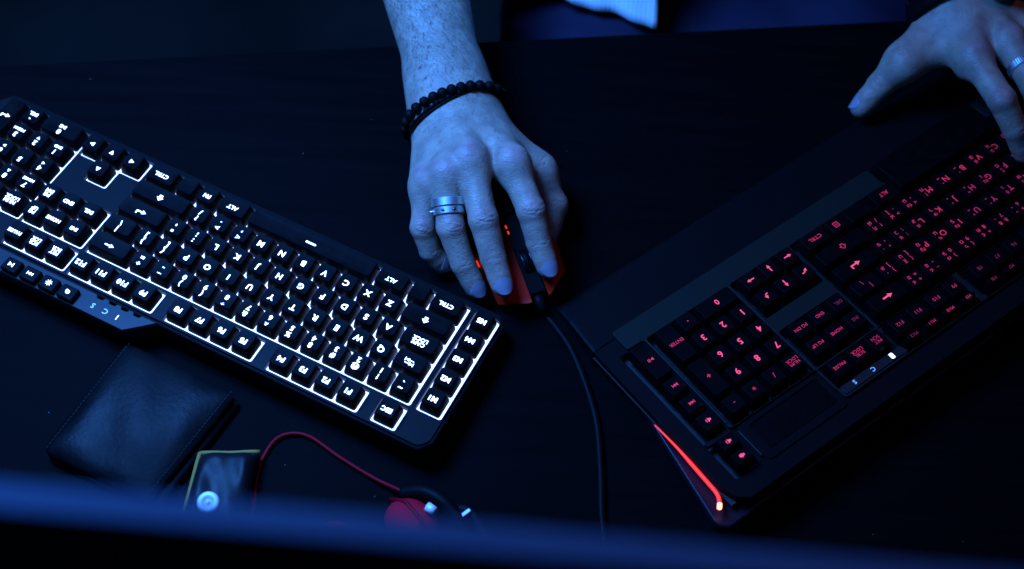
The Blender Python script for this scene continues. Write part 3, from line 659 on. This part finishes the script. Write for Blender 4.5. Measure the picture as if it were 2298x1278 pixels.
# torso, neck and upper arms under the clothes (coarse, outside the picture)
def torso_sdf(p, grow=0):
    d = rcone(p, (.20, 1.14, -.02), (.20, 1.10, .36), .135, .145)
    d = smin(d, rcone(p, (.12, 1.14, -.02), (.10, 1.12, .36), .12, .13), .05); d = smin(d, rcone(p, (.28, 1.14, -.02), (.30, 1.12, .36), .12, .13), .05)
    d = smin(d, rcone(p, (-.02, 1.14, .40), (-.145, 1.05, .10), .062, .045), .05)
    d = smin(d, rcone(p, (.42, 1.14, .40), (.47, 1.08, .11), .062, .045), .05)
    d = smin(d, rcone(p, (-.155, 1.05, .10), (-.105, .90, .077), .044, .034), .03); d = smin(d, rcone(p, (.47, 1.08, .11), (.395, .915, .09), .044, .031), .03)
    d = smin(d, rcone(p, (.20, 1.08, .42), (.20, 1.03, .56), .065, .058), .06)
    d = smin(d, ellips(p, (.20, .99, .66), (.078, .098, .115)), .02)
    return d-grow
VT, FT = surface_nets(lambda p: torso_sdf(p), (-.25, .8, -.2), (.58, 1.36, .82), .011, 4)
n1, n2 = len(VR), len(VR)+len(VL)
me = bpy.data.meshes.new('body'); Vall = np.concatenate([VR, VL, VT]); Fall = np.concatenate([FR, FL+n1, FT+n2])
me.vertices.add(len(Vall)); me.vertices.foreach_set('co', Vall.astype(np.float32).ravel())
me.loops.add(len(Fall)*4); me.loops.foreach_set('vertex_index', Fall.astype(np.int32).ravel())
me.polygons.add(len(Fall)); me.polygons.foreach_set('loop_start', np.arange(0, len(Fall)*4, 4, dtype=np.int32)); me.polygons.foreach_set('loop_total', np.full(len(Fall), 4, np.int32))
me.polygons.foreach_set('use_smooth', np.ones(len(Fall), bool)); me.update(calc_edges=True); me.validate()
Tall = np.concatenate([TR, TL, np.tile(np.array([.42, .30, .22]), (len(VT), 1))])
at = me.color_attributes.new('tone', 'FLOAT_COLOR', 'POINT'); at.data.foreach_set('color', np.c_[Tall, np.ones(len(Tall))].astype(np.float32).ravel())
body = link('body', me, 'skin', person); body.matrix_parent_inverse = PI_
# finger nails
def hit(f, c, d, clear, far=.08):
    """distance from c along d where the skin is `clear` away"""
    t = np.linspace(.004, far, 200); v = f((np.array(c)+np.outer(t, d)).astype(np.float32)); k = np.flatnonzero(v > clear); return float(t[k[0]]) if len(k) else far
def nail(f, J, fr, k, name='fingernail', wid=1.0, ctr=None):
    q = [np.array(x) for x in J[k]]; d = unit(q[3]-q[2]); up_ = np.array((0, 0, 1.)); n = unit(up_-d*(up_@d))
    if ctr is not None: n = unit(np.array(ctr)-d*(np.array(ctr)@d))
    s = np.cross(d, n); r = (fr[k][3] if k in fr else .0088)*1.0; mb = MB(); nu, nv = 9, 7
    L0, L1 = -.0038, r*.80
    top = []; bot = []
    for j in range(nv):
        v = j/(nv-1); y = L0+(L1-L0)*v
        sw = (1-abs(2*v-1)**2.6*.5)
        for i in range(nu):
            u = -1+2*i/(nu-1); th = u*.98*sw*wid
            dr = s*math.sin(th)+n*math.cos(th); yb = min(y, .0030); rad = hit(f, q[3]+d*yb, dr, .00035, .016); drop = .0010*max(0, v-.5)**2*4
            p = q[3]+d*(y+(.0011*(1-u*u) if v > .9 else (-.0016*(1-u*u) if v < .1 else 0)))+s*(rad*math.sin(th))+n*(rad*math.cos(th)-drop)
            top.append(p); bot.append(p-n*.0011)
    b = 0; mb.v = [tuple(p) for p in top+bot]; K = nu*nv
    for j in range(nv-1):
        for i in range(nu-1):
            a = j*nu+i; mb.f.append((a, a+1, a+nu+1, a+nu)); mb.f.append((K+a+nu, K+a+nu+1, K+a+1, K+a))
    rim = [i for i in range(nu)]+[j*nu+nu-1 for j in range(1, nv)]+[(nv-1)*nu+i for i in range(nu-2, -1, -1)]+[j*nu for j in range(nv-2, 0, -1)]
    for a, c in zip(rim, rim[1:]+rim[:1]): mb.f.append((c, a, K+a, K+c))
    me_ = pyd(name, mb.v, mb.f); bm = bmesh.new(); bm.from_mesh(me_); bmesh.ops.recalc_face_normals(bm, faces=bm.faces); bm.to_mesh(me_); bm.free()
    o = link(name, me_, 'nail', body, True)
    me_.set_sharp_from_angle(angle=R(50)); return o
for k in ('idx', 'mid', 'rng', 'pky'): nail(fR, JR, fr_, k)
nail(fR, JR, fr_, 'thb', ctr=(.8, .1, .5))
for k in ('idx', 'mid', 'rng', 'pky'): nail(fL, JL, fr_, k)
nail(fL, JL, fr_, 'thb', ctr=(-.75, .45, .6))
# arm hair
def hairs(V, N, mask, n, dirn, L=(.004, .009)):
    idx = np.flatnonzero(mask); idx = rng.choice(idx, n); vs = []; fs = []
    for i in idx:
        p = V[i]+rng.normal(0, .0004, 3); nn = N[i]; t = unit(dirn+rng.normal(0, .45, 3)); t = unit(t-nn*(t@nn)); le = rng.uniform(*L); wv = unit(np.cross(t, nn))*.00006
        a = p-nn*.0003; b_ = p+t*le*.5+nn*le*.16; c_ = p+t*le+nn*le*.13+np.cross(nn, t)*le*rng.normal(0, .2); k = len(vs)
        vs += [a-wv, a+wv, b_-wv, b_+wv, c_]; fs += [(k, k+1, k+3, k+2), (k+2, k+3, k+4)]
    return vs, fs
wt = np.clip((VR[:, 1]-.705)/.05, 0, 1)*np.clip(NR[:, 2]*1.2+.5, 0, 1)*(VR[:, 1] < .93)
v1, f1 = hairs(VR, NR, rng.random(len(VR)) < wt, 5200, np.array((.35, -.75, 0)))
wt2 = ((VR[:, 1] > .66) & (VR[:, 1] < .71) & (NR[:, 2] > .4) & (VR[:, 0] < -.01)); v2, f2 = hairs(VR, NR, wt2, 250, np.array((-.5, -.6, 0)), (.003, .006))
vs = v1+v2; fs = f1+[tuple(i+len(v1) for i in q) for q in f2]
hr = link('arm_hair', pyd('arm_hair', vs, fs), 'hair', body); hr['kind'] = 'stuff'
# black jacket round the torso, white shirt hem, jeans
VJ, FJ = surface_nets(lambda p: np.maximum(torso_sdf(p, .012), np.maximum(np.maximum(-(p[:, 2]-.035+.25*np.abs(p[:, 0]-.2)), 1.0-p[:, 1]-.4*np.clip(p[:, 2]-.05, 0, 1)), p[:, 2]-.46)), (-.27, .78, -.2), (.6, 1.38, .6), .011, 4)
jk = link('jacket', pyd('jacket', VJ, [tuple(map(int, q)) for q in FJ]), 'jacket', person, True); jk.matrix_parent_inverse = PI_
# shirt hem: a hanging cloth panel in front of the belly, over the lap
sh = MB(); nu, nv = 46, 26
hemx = np.linspace(-.06, .123, nu); rows = []
for j in range(nv):
    v = j/(nv-1); row = []
    for i, x in enumerate(hemx):
        t = (x-.03)/.09
        hy = .949-.018*t if t > -.5 else .958; hz = -.055 - .004*t
        lift = max(0, .2-t)*.055
        fold_ = .004*math.sin(x*95+1.5*v)*(1-.4*v)+.002*math.sin(x*210+3)
        y = hy+v*.055+.012*math.sin(v*2.2)+fold_*.6; z = hz+lift*.5+v*.19+.006*(1-v)**6
        y -= .012*math.exp(-v*7)*(.4+.6*max(0, min(1, t)))
        row.append((x-.010*v*max(0, t)**3, y, z))
    rows.append(row)
bk = [[(p[0], p[1]+.0028, p[2]-.0012) for p in r_] for r_ in rows]
b = 0
for r_ in rows+bk: sh.v += r_
K = nu*nv
for j in range(nv-1):
    for i in range(nu-1):
        a = j*nu+i; sh.f.append((a, a+1, a+nu+1, a+nu)); sh.f.append((K+a+nu, K+a+nu+1, K+a+1, K+a))
rim = [i for i in range(nu)]+[j*nu+nu-1 for j in range(1, nv)]+[(nv-1)*nu+i for i in range(nu-2, -1, -1)]+[j*nu for j in range(nv-2, 0, -1)]
for a, c in zip(rim, rim[1:]+rim[:1]): sh.f.append((c, a, K+a, K+c))
so = sh.build('shirt', 'shirt', person, True); so.matrix_parent_inverse = PI_
def jeans_sdf(p):
    d = rcone(p, (.09, 1.15, -.165), (.05, .66, -.16), .112, .085); d = smin(d, rcone(p, (.31, 1.15, -.165), (.37, .68, -.16), .112, .085), .05); d = smin(d, rcone(p, (.2, 1.15, -.15), (.2, .90, -.185), .10, .085), .05)
    d = smin(d, rcone(p, (.12, 1.18, -.13), (.28, 1.18, -.13), .125, .125), .06)
    d = smin(d, rcone(p, (.03, .66, -.16), (.02, .70, -.70), .072, .05), .03); d = smin(d, rcone(p, (.40, .68, -.16), (.42, .72, -.70), .072, .05), .03)
    return d+.003*np.sin(p[:, 0]*70+p[:, 1]*40)*np.sin(p[:, 1]*60)
VJ, FJ = surface_nets(jeans_sdf, (-.1, .55, -.74), (.52, 1.34, .02), .0085, 4)
jn = link('jeans', pyd('jeans', VJ, [tuple(map(int, q)) for q in FJ]), 'denim', person, True); jn.matrix_parent_inverse = PI_

# ------------------------------------------------------------------ worn things
def loop(f, c, a, e1, e2, tilt, clear, n, ph0=0):
    out = []
    for k in range(n):
        ph = 2*math.pi*k/n+ph0; d = np.array(e1)*math.cos(ph)+np.array(e2)*math.sin(ph)+np.array(a)*tilt*math.cos(ph); d = unit(d)
        out.append(np.array(c)+d*hit(f, c, d, clear))
    return out
def sphere_mesh(name, r, seg=12):
    return pyd(name, *(lambda mb: (mb.v, mb.f))(MB().lathe([(max(r*math.sin(t), 1e-6), -r*math.cos(t)) for t in [math.pi*k/8 for k in range(9)]], seg=seg)))
aR = unit(np.array(JR['arm'][-1])-np.array(JR['arm'][-2])); eR = unit(np.cross(aR, (0, 0, 1))); eR = eR if eR[0] > 0 else -eR; uR = np.cross(eR, aR); uR = uR if uR[2] > 0 else -uR
cb = np.array((-.0545, .7165, .056))
br = empty('bead_bracelet', tuple(cb)); tag(br, 'bracelet of round black beads on the wrist of the mouse hand', 'bracelet')
bme = sphere_mesh('bead', .0043); bme.polygons.foreach_set('use_smooth', [True]*len(bme.polygons))
n_b = 27
for p in loop(fR, cb, aR, eR, uR, -.10, .0034, n_b): o = link('bead', bme, 'bead', br); o.location = Vector(p)-Vector(cb)
cc_ = np.array((-.0545, .7128, .056))
lp = [Vector(p)-Vector(cc_) for p in loop(fR, cc_, aR, eR, uR, -.24, .0012, 40)]
cr = empty('cord_bracelet', tuple(cc_)); tag(cr, 'thin black cord bracelet with small knots below the beaded bracelet', 'bracelet')
MB().tube(lp+[lp[0]], .0011, 6, False).build('cord', 'cable', cr, True)
lp2 = [Vector(p)-Vector(cc_) for p in loop(fR, cc_+aR*.0022, aR, eR, uR, -.30, .0012, 40)]
MB().tube(lp2+[lp2[0]], .0009, 6, False).build('cord', 'cable', cr, True)
km = sphere_mesh('knot', .0026)
for k in (9, 11, 13, 15): o = link('knot', km, 'bead', cr, True); o.location = lp[k]
# rings
def band(name, f, a, b, t, wdt, m, label, th=.0014, groove=False, tilt=0):
    a, b = np.array(a), np.array(b); ax = unit(b-a); c = a+(b-a)*t
    e1 = unit(np.cross(ax, (0, 0, 1))); e2 = np.cross(e1, ax)
    rs = np.array([hit(f, c, e1*math.cos(p)+e2*math.sin(p), .0001, .013) for p in np.linspace(0, 2*math.pi, 24, False)])
    r = float(np.median(rs)); root = empty(name, tuple(c)); tag(root, label, 'ring')
    prof = [(r-.0004, -wdt/2), (r+th*.8, -wdt/2), (r+th, -wdt/2+.0004), (r+th, wdt/2-.0004), (r+th*.8, wdt/2), (r-.0004, wdt/2)]
    o = MB().lathe(prof, (0, 0, 0), tuple(ax), 40, False, False).build('band', m, root, True); o.data.set_sharp_from_angle(angle=R(30))
    return root, c, ax, e1, e2, r+th
band('ring', fR, JR['rng'][0], JR['rng'][1], .53, .0062, 'steel', 'wide polished steel ring on the mouse hand, nearest the knuckle')
rt_, c, ax, e1, e2, rr_ = band('ring', fR, JR['rng'][0], JR['rng'][1], .69, .0054, 'steel', 'steel ring with dark studs and a spike, below the plain ring')
tc_ = unit(np.array((0, 0, CAMH))-c); tc_ = unit(tc_-ax*(tc_@ax)); ts = unit(np.cross(ax, tc_)); ts = ts if ts[0] > 0 else -ts
for a_ in (-.38, .32):
    d = tc_*math.cos(a_)+ts*math.sin(a_); MB().lathe([(.0013, -.0006), (.0013, .0004), (.0007, .0008)], tuple(d*rr_), tuple(d), 10).build('stud', 'steeld', rt_, True)
d = tc_*math.cos(-1.35)+ts*math.sin(-1.35); MB().lathe([(.0011, -.0005), (.0009, .001), (.0002, .0036)], tuple(d*rr_), tuple(d), 10).build('spike', 'steel', rt_, True)
rL, c, ax, e1, e2, rr_ = band('ring', fL, JL['mid'][0], JL['mid'][1], .60, .0062, 'steel', 'ribbed silver ring on the hand above the red keyboard')
for k in range(7):
    a_ = .15+k*.13; d = tc_*math.cos(a_)+ts*math.sin(a_)
    d = unit(np.array((-.3, -.5, 1))-ax*(np.array((-.3, -.5, 1))@ax)); s_2 = np.cross(ax, d); dd = d*math.cos(a_-.5)+s_2*math.sin(a_-.5)
    MB().tube([tuple(dd*rr_-ax*.0026), tuple(dd*rr_+ax*.0026)], .00035, 6).build('rib', 'steeld', rL, True)
# watch and dark bracelet on the other wrist
aL = unit(np.array(JL['arm'][-1])-np.array(JL['arm'][-2])); eL = unit(np.cross(aL, (0, 0, 1))); eL = eL if eL[0] > 0 else -eL; uL = np.cross(eL, aL); uL = uL if uL[2] > 0 else -uL
cw = np.array((.3680, .8405, .080)); wr = empty('wristwatch', tuple(cw)); tag(wr, 'dark wristwatch with a blue gleam at the top right edge', 'watch')
lw = [Vector(p)-Vector(cw) for p in loop(fL, cw, aL, eL, uL, 0, .0010, 40)]
rows = []
for off in (-.009, .009):
    rows.append([p+Vector(aL)*off for p in lw])
sm = MB(); sm.ring_loft([[p*1.0 for p in rows[0]], [p*1.05 for p in rows[0]], [p*1.05 for p in rows[1]], [p*1.0 for p in rows[1]]], False, False); sm.build('strap', 'cable', wr, True)
dw = unit(uL*.9+eL*.42); hw = hit(fL, cw, dw, .001)
MB().lathe([(.019, -.002), (.020, .002), (.020, .007), (.0185, .009)], tuple(dw*hw), tuple(dw), 32).build('watch_case', 'steeld', wr, True).data.set_sharp_from_angle(angle=R(30))
MB().lathe([(.0175, .0088), (.0165, .0096), (.001, .0100)], tuple(dw*hw), tuple(dw), 32).build('dial', 'glass', wr, True)
cl_ = np.array((.3660, .8490, .079)); lb = empty('bead_bracelet', tuple(cl_)); tag(lb, 'dark bead bracelet on the wrist beside the wristwatch', 'bracelet')
for p in loop(fL, cl_, aL, eL, uL, .25, .0032, 27): o = link('bead', bme, 'bead', lb); o.location = Vector(p)-Vector(cl_); o.scale = (.82,)*3

# ================================================================== mouse
MA = math.atan2(.5690-.66, .020-(-.022)) + math.pi/2        # turns local -y (front) along the mouse's aim
mo = empty('mouse', (-.0028, .6259, 0), (0, 0, R(24))); tag(mo, 'angular red and black gaming mouse under the hand', 'mouse')
# local: front = -y, x to the right; length 122 mm, width 66 mm
def mz(y):                                                   # ridge height
    t = (y+.061)/.122; return .017+.021*math.sin(min(1, max(0, t))*math.pi*.62+.12)-.012*max(0, t-.7)**1.5*4
def hw_(y):
    t = (y+.061)/.122; return .029+.004*math.cos((t-.15)*math.pi*2)-.005*max(0, .12-t)*8
bd = MB(); rings = []
for k in range(17):
    y = -.056+.116*k/16; h_ = mz(y)-.0065; w_ = hw_(y)-.003; e = .82 if k in (0, 16) else 1
    ring = []
    for i in range(20):
        a = 2*math.pi*i/20; c_, s_ = math.cos(a), math.sin(a); sx = math.copysign(abs(c_)**.55, c_); sz = math.copysign(abs(s_)**.6, s_)
        ring.append((w_*e*sx, y, h_*.5*e+.001+h_*.5*e*sz*.95))
    rings.append(ring)
bd.ring_loft(rings); bd.build('shell', 'mblack', mo, True).data.set_sharp_from_angle(angle=R(40))
def panel(name, m, xl, xr, y0, y1, lift, sideslope=.22, n=14, mcount=5, parent=None, th=.0016):
    """strip between x = xl(y) and x = xr(y), lying on the mouse top"""
    mb = MB(); top = []
    for k in range(n+1):
        y = y0+(y1-y0)*k/n; a, b_ = xl(y), xr(y)
        for i in range(mcount+1):
            x = a+(b_-a)*i/mcount; top.append((x, y, mz(y)-sideslope*max(0, abs(x)-.008)-6*max(0, abs(x)-.022)**2*20+lift))
    K = len(top); mb.v = top+[(p[0], p[1], p[2]-th) for p in top]; c = mcount+1
    for k in range(n):
        for i in range(mcount):
            a = k*c+i; mb.f.append((a, a+1, a+c+1, a+c)); mb.f.append((K+a+c, K+a+c+1, K+a+1, K+a))
    rim = list(range(c))+[k*c+c-1 for k in range(1, n+1)]+[n*c+i for i in range(c-2, -1, -1)]+[k*c for k in range(n-1, 0, -1)]
    for a, d in zip(rim, rim[1:]+rim[:1]): mb.f.append((d, a, K+a, K+d))
    o = mb.build(name, m, parent or mo, True); o.data.set_sharp_from_angle(angle=R(40)); return o
def lerp(pts):
    def g_(y):
        for (y0, x0), (y1, x1) in zip(pts[:-1], pts[1:]):
            if y <= y1: return x0+(x1-x0)*(y-y0)/(y1-y0)
        return pts[-1][1]
    return g_
panel('button', 'redpl', lerp([(-.0635, -.0100), (-.056, -.0265), (-.051, -.0303), (-.02, -.0325), (.01, -.031)]), lerp([(-.0635, -.0072), (.01, -.0068)]), -.0635, .008, .0006, n=28)
panel('button', 'redpl', lerp([(-.062, .0072), (.01, .0068)]), lerp([(-.062, .0085), (-.046, .0272), (-.040, .0300), (-.024, .0315), (.01, .031)]), -.062, .008, .0006, n=28)
panel('palm_cover', 'mblack', lerp([(.010, -.0290), (.05, -.024), (.060, -.013)]), lerp([(.010, .0290), (.05, .024), (.060, .013)]), .010, .060, .0006)
panel('side_accent', 'redpl', lerp([(-.03, -.0345), (.03, -.0345)]), lerp([(-.03, -.0325), (.03, -.0315)]), -.03, .034, .0002)
panel('side_accent', 'redpl', lerp([(-.03, .0335), (.03, .0325)]), lerp([(-.03, .0355), (.03, .0350)]), -.02, .034, .0002)
panel('spine', 'mblack', lerp([(-.056, -.0066), (.008, -.0055)]), lerp([(-.056, .0066), (.008, .0055)]), -.056, .009, -.0022)
wh = MB().lathe([(.0085, -.0034), (.0105, -.0028), (.0105, .0028), (.0085, .0034)], (0, -.030, mz(-.030)-.006), (1, 0, 0), 22).build('scroll_wheel', 'cable', mo, True)
for x in (-.0034, .0034): MB().lathe([(.0092, -.0003), (.0096, .0003)], (x, -.030, mz(-.030)-.006), (1, 0, 0), 22).build('wheel_rim', 'steeld', wh, True)
for x, y in ((-.0052, -.006), (-.0052, -.001), (.0056, -.018)): MB().box((x, y, mz(y)-.0004), (.0012, .0028, .0012)).build('indicator_light', 'redled', mo)
for y in (-.014, .022): MB().box((-.0335, y, .016), (.0012, .006, .0014)).build('side_light', 'redled', mo)
cpts = [(.0135, .5765, .010), (.0215, .5690, .006), (.0277, .5630, .0034), (.0367, .5520, .0032), (.0494, .5315, .0032), (.0620, .4980, .0032), (.0692, .4691, .0032), (.0723, .4332, .0032), (.0734, .4018, .0032), (.0757, .3764, .0032), (.080, .30, .0032), (.07, .16, .0032)]
cb_ = MB().tube(bez(cpts, 6), .0029, 10).build('cable', 'cable', mo, True); cb_.matrix_parent_inverse = Matrix.LocRotScale(mo.location, mo.rotation_euler, None).inverted()
MB().tube([(0, -.054, .012), (0, -.062, .0115), (.001, -.070, .009)], [.0052, .0045, .003], 12).build('cable_boot', 'cable', mo, True)

# ================================================================== wallet
def cushion(name, m, root, cn, z0, z1, nx=28, ny=28, edge=.006, puff=.0015, wr_=0, seed=1, corner=.12):
    """soft slab over the four corners cn (BL, BR, TR, TL), rounded over its edges"""
    cn = [Vector((*c, 0)) for c in cn]; mb = MB(); r_ = random.Random(seed); ph = [r_.uniform(0, 6) for _ in range(6)]
    lx = (cn[1]-cn[0]).length; ly = (cn[3]-cn[0]).length; T = z1-z0; top = []
    for j in range(ny+1):
        for i in range(nx+1):
            u = .5-.5*math.cos(math.pi*i/nx); v = .5-.5*math.cos(math.pi*j/ny); ca = 2*u-1; cb2 = 2*v-1; qa = max(0, abs(ca)-1+corner); qb = max(0, abs(cb2)-1+corner); qh = math.hypot(qa, qb)
            if qh > corner: u = .5+.5*math.copysign(1-corner+qa*corner/qh, ca); v = .5+.5*math.copysign(1-corner+qb*corner/qh, cb2)
            p = cn[0]*(1-u)*(1-v)+cn[1]*u*(1-v)+cn[2]*u*v+cn[3]*(1-u)*v
            dx = min(u, 1-u)*lx; dy = min(v, 1-v)*ly
            fx = min(1, dx/edge); fy = min(1, dy/edge); k = math.sqrt(max(0, 1-(1-fx)**2))*math.sqrt(max(0, 1-(1-fy)**2))
            z = z0+T*(.42+.58*k)+puff*math.sin(math.pi*u)*math.sin(math.pi*v)+wr_*(math.sin(u*7+v*3+ph[0])*math.sin(v*6-u*2+ph[1])+.5*math.sin(u*15+v*9+ph[2]))*k
            top.append((p.x, p.y, z))
    K = len(top); c = nx+1; mb.v = top+[(p[0], p[1], z0) for p in top]
    for j in range(ny):
        for i in range(nx):
            a = j*c+i; mb.f.append((a, a+1, a+c+1, a+c)); mb.f.append((K+a+c, K+a+c+1, K+a+1, K+a))
    rim = list(range(c))+[j*c+nx for j in range(1, ny+1)]+[ny*c+i for i in range(nx-1, -1, -1)]+[j*c for j in range(ny-1, 0, -1)]
    for a, d in zip(rim, rim[1:]+rim[:1]): mb.f.append((d, a, K+a, K+d))
    o = mb.build(name, m, root, True); o.data.set_sharp_from_angle(angle=R(60)); return o
wl = empty('wallet', (-.27, .45, 0)); tag(wl, 'folded black leather wallet with stitched edges, beside the white-lit keyboard', 'wallet')
off = Vector((-.27, .45))
def rel_(pts): return [tuple(Vector(p)-off) for p in pts]
wc = [(-.3339, .4220), (-.2490, .3850), (-.1990, .4760), (-.2890, .5150)]
cushion('lower_leaf', 'leather', wl, rel_([(-.3300, .4185), (-.2440, .3815), (-.1965, .4735), (-.2870, .5125)]), 0, .0070, edge=.004)
cushion('upper_leaf', 'leather', wl, rel_(wc), .0070, .0160, edge=.016, puff=.0036, wr_=.0009, seed=4, corner=.17)
stt = MB()
for a, b_ in (((0, 3)), ((1, 2))):
    A = Vector(rel_(wc)[a]); B = Vector(rel_(wc)[b_]); n_ = (B-A); inw = (Vector(rel_(wc)[1 if a == 0 else 0])-A).normalized()*.0040; k_ = 34
    for i in range(1, k_):
        t = i/k_; p = A+n_*t+inw; q = A+n_*(t+.55/k_)+inw
        stt.tube([(p.x, p.y, .0146), (p.x*.5+q.x*.5, p.y*.5+q.y*.5, .0156), (q.x, q.y, .0146)], .00035, 5)
so_ = stt.build('stitching', 'thread', wl); so_['kind'] = 'stuff'

# ================================================================== small pouch with a snap
pc = empty('coin_pouch', (-.202, .40, 0)); tag(pc, 'small dark leather pouch with tan piping and a silver snap, right of the wallet', 'pouch')
off = Vector((-.202, .40))
pcn = [(-.2245, .3640), (-.1790, .3690), (-.1762, .4300), (-.2190, .4265)]
cushion('pouch_body', 'leather2', pc, rel_(pcn), 0, .0210, edge=.009, puff=.0010, wr_=.0011, seed=9)
def rim_line(a, b_, z, n=10): return [tuple(Vector((*(Vector(rel_(pcn)[a])*(1-t)+Vector(rel_(pcn)[b_])*t), z+.0006*math.sin(t*9)))) for t in [k/n for k in range(n+1)]]
MB().tube(rim_line(3, 2, .0125), .0016, 8).build('piping', 'tan', pc, True); MB().tube(rim_line(0, 3, .0125), .0016, 8).build('piping', 'tan', pc, True)
sp_ = MB()
for a, b_, iw in ((3, 2, Vector((0, -.0042))),):
    A = Vector(rel_(pcn)[a])+iw; B = Vector(rel_(pcn)[b_])+iw
    for k in range(2, 22):
        p = A+(B-A)*k/23; q = A+(B-A)*(k+.55)/23; sp_.tube([(p.x, p.y, .0175), (q.x, q.y, .0178)], .0004, 5)
ss = sp_.build('stitching', 'thread', pc); ss['kind'] = 'stuff'
sn = MB().lathe([(.0076, -.002), (.0080, 0), (.0076, .0012), (.0060, .0018), (.0032, .0014), (.0026, .0004), (.0020, .0004), (.0016, .0012), (.0004, .0016)], (-.0030, -.0150, .0222), (.05, -.12, 1), 30).build('snap_button', 'chrome', pc, True)

# ================================================================== red headset
hs = empty('headset', (-.06, .37, 0)); tag(hs, 'headset with red padded cups and red cord, half hidden behind the monitor edge', 'headset')
off3 = Vector((-.06, .37, 0))
def hsl(pts): return [Vector(p)-off3 for p in pts]
MB().tube(hsl(bez([(-.177, .352, .003), (-.1768, .3941, .003), (-.1773, .4184, .003), (-.1726, .4364, .003), (-.1658, .4469, .003), (-.1548, .4509, .003), (-.1413, .4481, .003), (-.1200, .4342, .003), (-.0922, .4181, .004), (-.0700, .4065, .009), (-.062, .400, .012)], 6)), .0014, 8).build('cord', 'cord', hs, True)
def cup(cx, cy, rx, ry, h, rot, m='fabric'):
    mb = MB(); rings = []
    for k in range(9):
        t = k/8*math.pi/2; s_ = math.cos(t)**.6 if k < 8 else .02
        rings.append([(cx+(rx*s_*math.cos(a))*math.cos(rot)-(ry*s_*math.sin(a))*math.sin(rot), cy+(rx*s_*math.cos(a))*math.sin(rot)+(ry*s_*math.sin(a))*math.cos(rot), .002+h*math.sin(t)) for a in [2*math.pi*i/28 for i in range(28)]])
    return mb.ring_loft(rings).build('ear_cup', m, hs, True)
c1_ = cup(-.0020, .0140, .0210, .0165, .022, R(-28)); c2_ = cup(-.0560, -.0010, .0180, .0130, .018, R(10))
MB().tube([(-.0185, .0290, .012), (-.007, .0235, .0235), (.005, .0105, .0240), (.0110, -.004, .016)], .0016, 8).build('seam_cord', 'cord', c1_, True)
MB().tube(hsl(bez([(-.070, .405, .010), (-.055, .404, .017), (-.042, .397, .020), (-.030, .385, .018), (-.022, .366, .014), (-.02, .335, .012)], 6)), .0055, 10).build('headband', 'cable', hs, True)
MB().tube(hsl([(-.0510, .3900, .0245), (-.0455, .3862, .0252)]), .0034, 12).build('hinge', 'chrome', hs, True)
MB().tube(hsl(bez([(-.037, .392, .010), (-.024, .393, .014), (-.014, .383, .014), (-.006, .366, .012), (-.002, .340, .010)], 6)), .0050, 10).build('arm', 'cable', hs, True)
MB().box(tuple(Vector((-.0255, .3868, .0205))-off3), (.0115, .0022, .0022), Matrix.Rotation(R(42), 3, 'Z')).build('slider', 'chrome', hs)

# ================================================================== monitor
mn = empty('monitor', (0, .119, 0), (0, 0, R(-2.1))); tag(mn, 'monitor seen from behind, its blurred blue-lit top edge crossing the foreground', 'monitor')
TZ = .611
def monring(x, e): return [(x, .0225-e, .25+e), (x, .0225-e, TZ-.120), (x, .0225-e, TZ-.0015-e), (x, .0215-e, TZ-e), (x, .0145+e, TZ-e), (x, .0125+e, TZ-.002-e), (x, .0085+e, TZ-.03), (x, -.012+e, TZ-.16), (x, -.012+e, .30+e), (x, .008+e, .25+e)]
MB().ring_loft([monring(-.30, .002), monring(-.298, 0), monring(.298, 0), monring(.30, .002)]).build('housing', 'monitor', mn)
MB().box((0, .0230, .435), (.576, .0016, .328)).build('screen', 'screen', mn)
MB().box((0, .0240, .262), (.594, .003, .014)).build('bezel', 'monback', mn)
MB().tube([(0, -.004, .40), (0, -.02, .30), (0, -.03, .012)], [.03, .026, .03], 12).build('stand_neck', 'monback', mn, True)
MB().ring_loft([rr(.24, .17, .03, .0, 5, 0, -.04), rr(.24, .17, .03, .008, 5, 0, -.04), rr(.22, .15, .03, .012, 5, 0, -.04)]).build('stand_base', 'monback', mn)

# ================================================================== dust on the desk
du = MB()
for _ in range(60):
    x = random.uniform(-.45, .45); y = random.uniform(.36, .80); s_ = random.choice((.00018, .00025, .00035)); du.box((x, y, .0002), (s_*random.uniform(1, 2), s_, .0003), Matrix.Rotation(random.uniform(0, 3), 3, 'Z'))
do = du.build('dust', 'dust'); tag(do, 'fine pale dust specks on the desk', 'dust', kind='stuff')
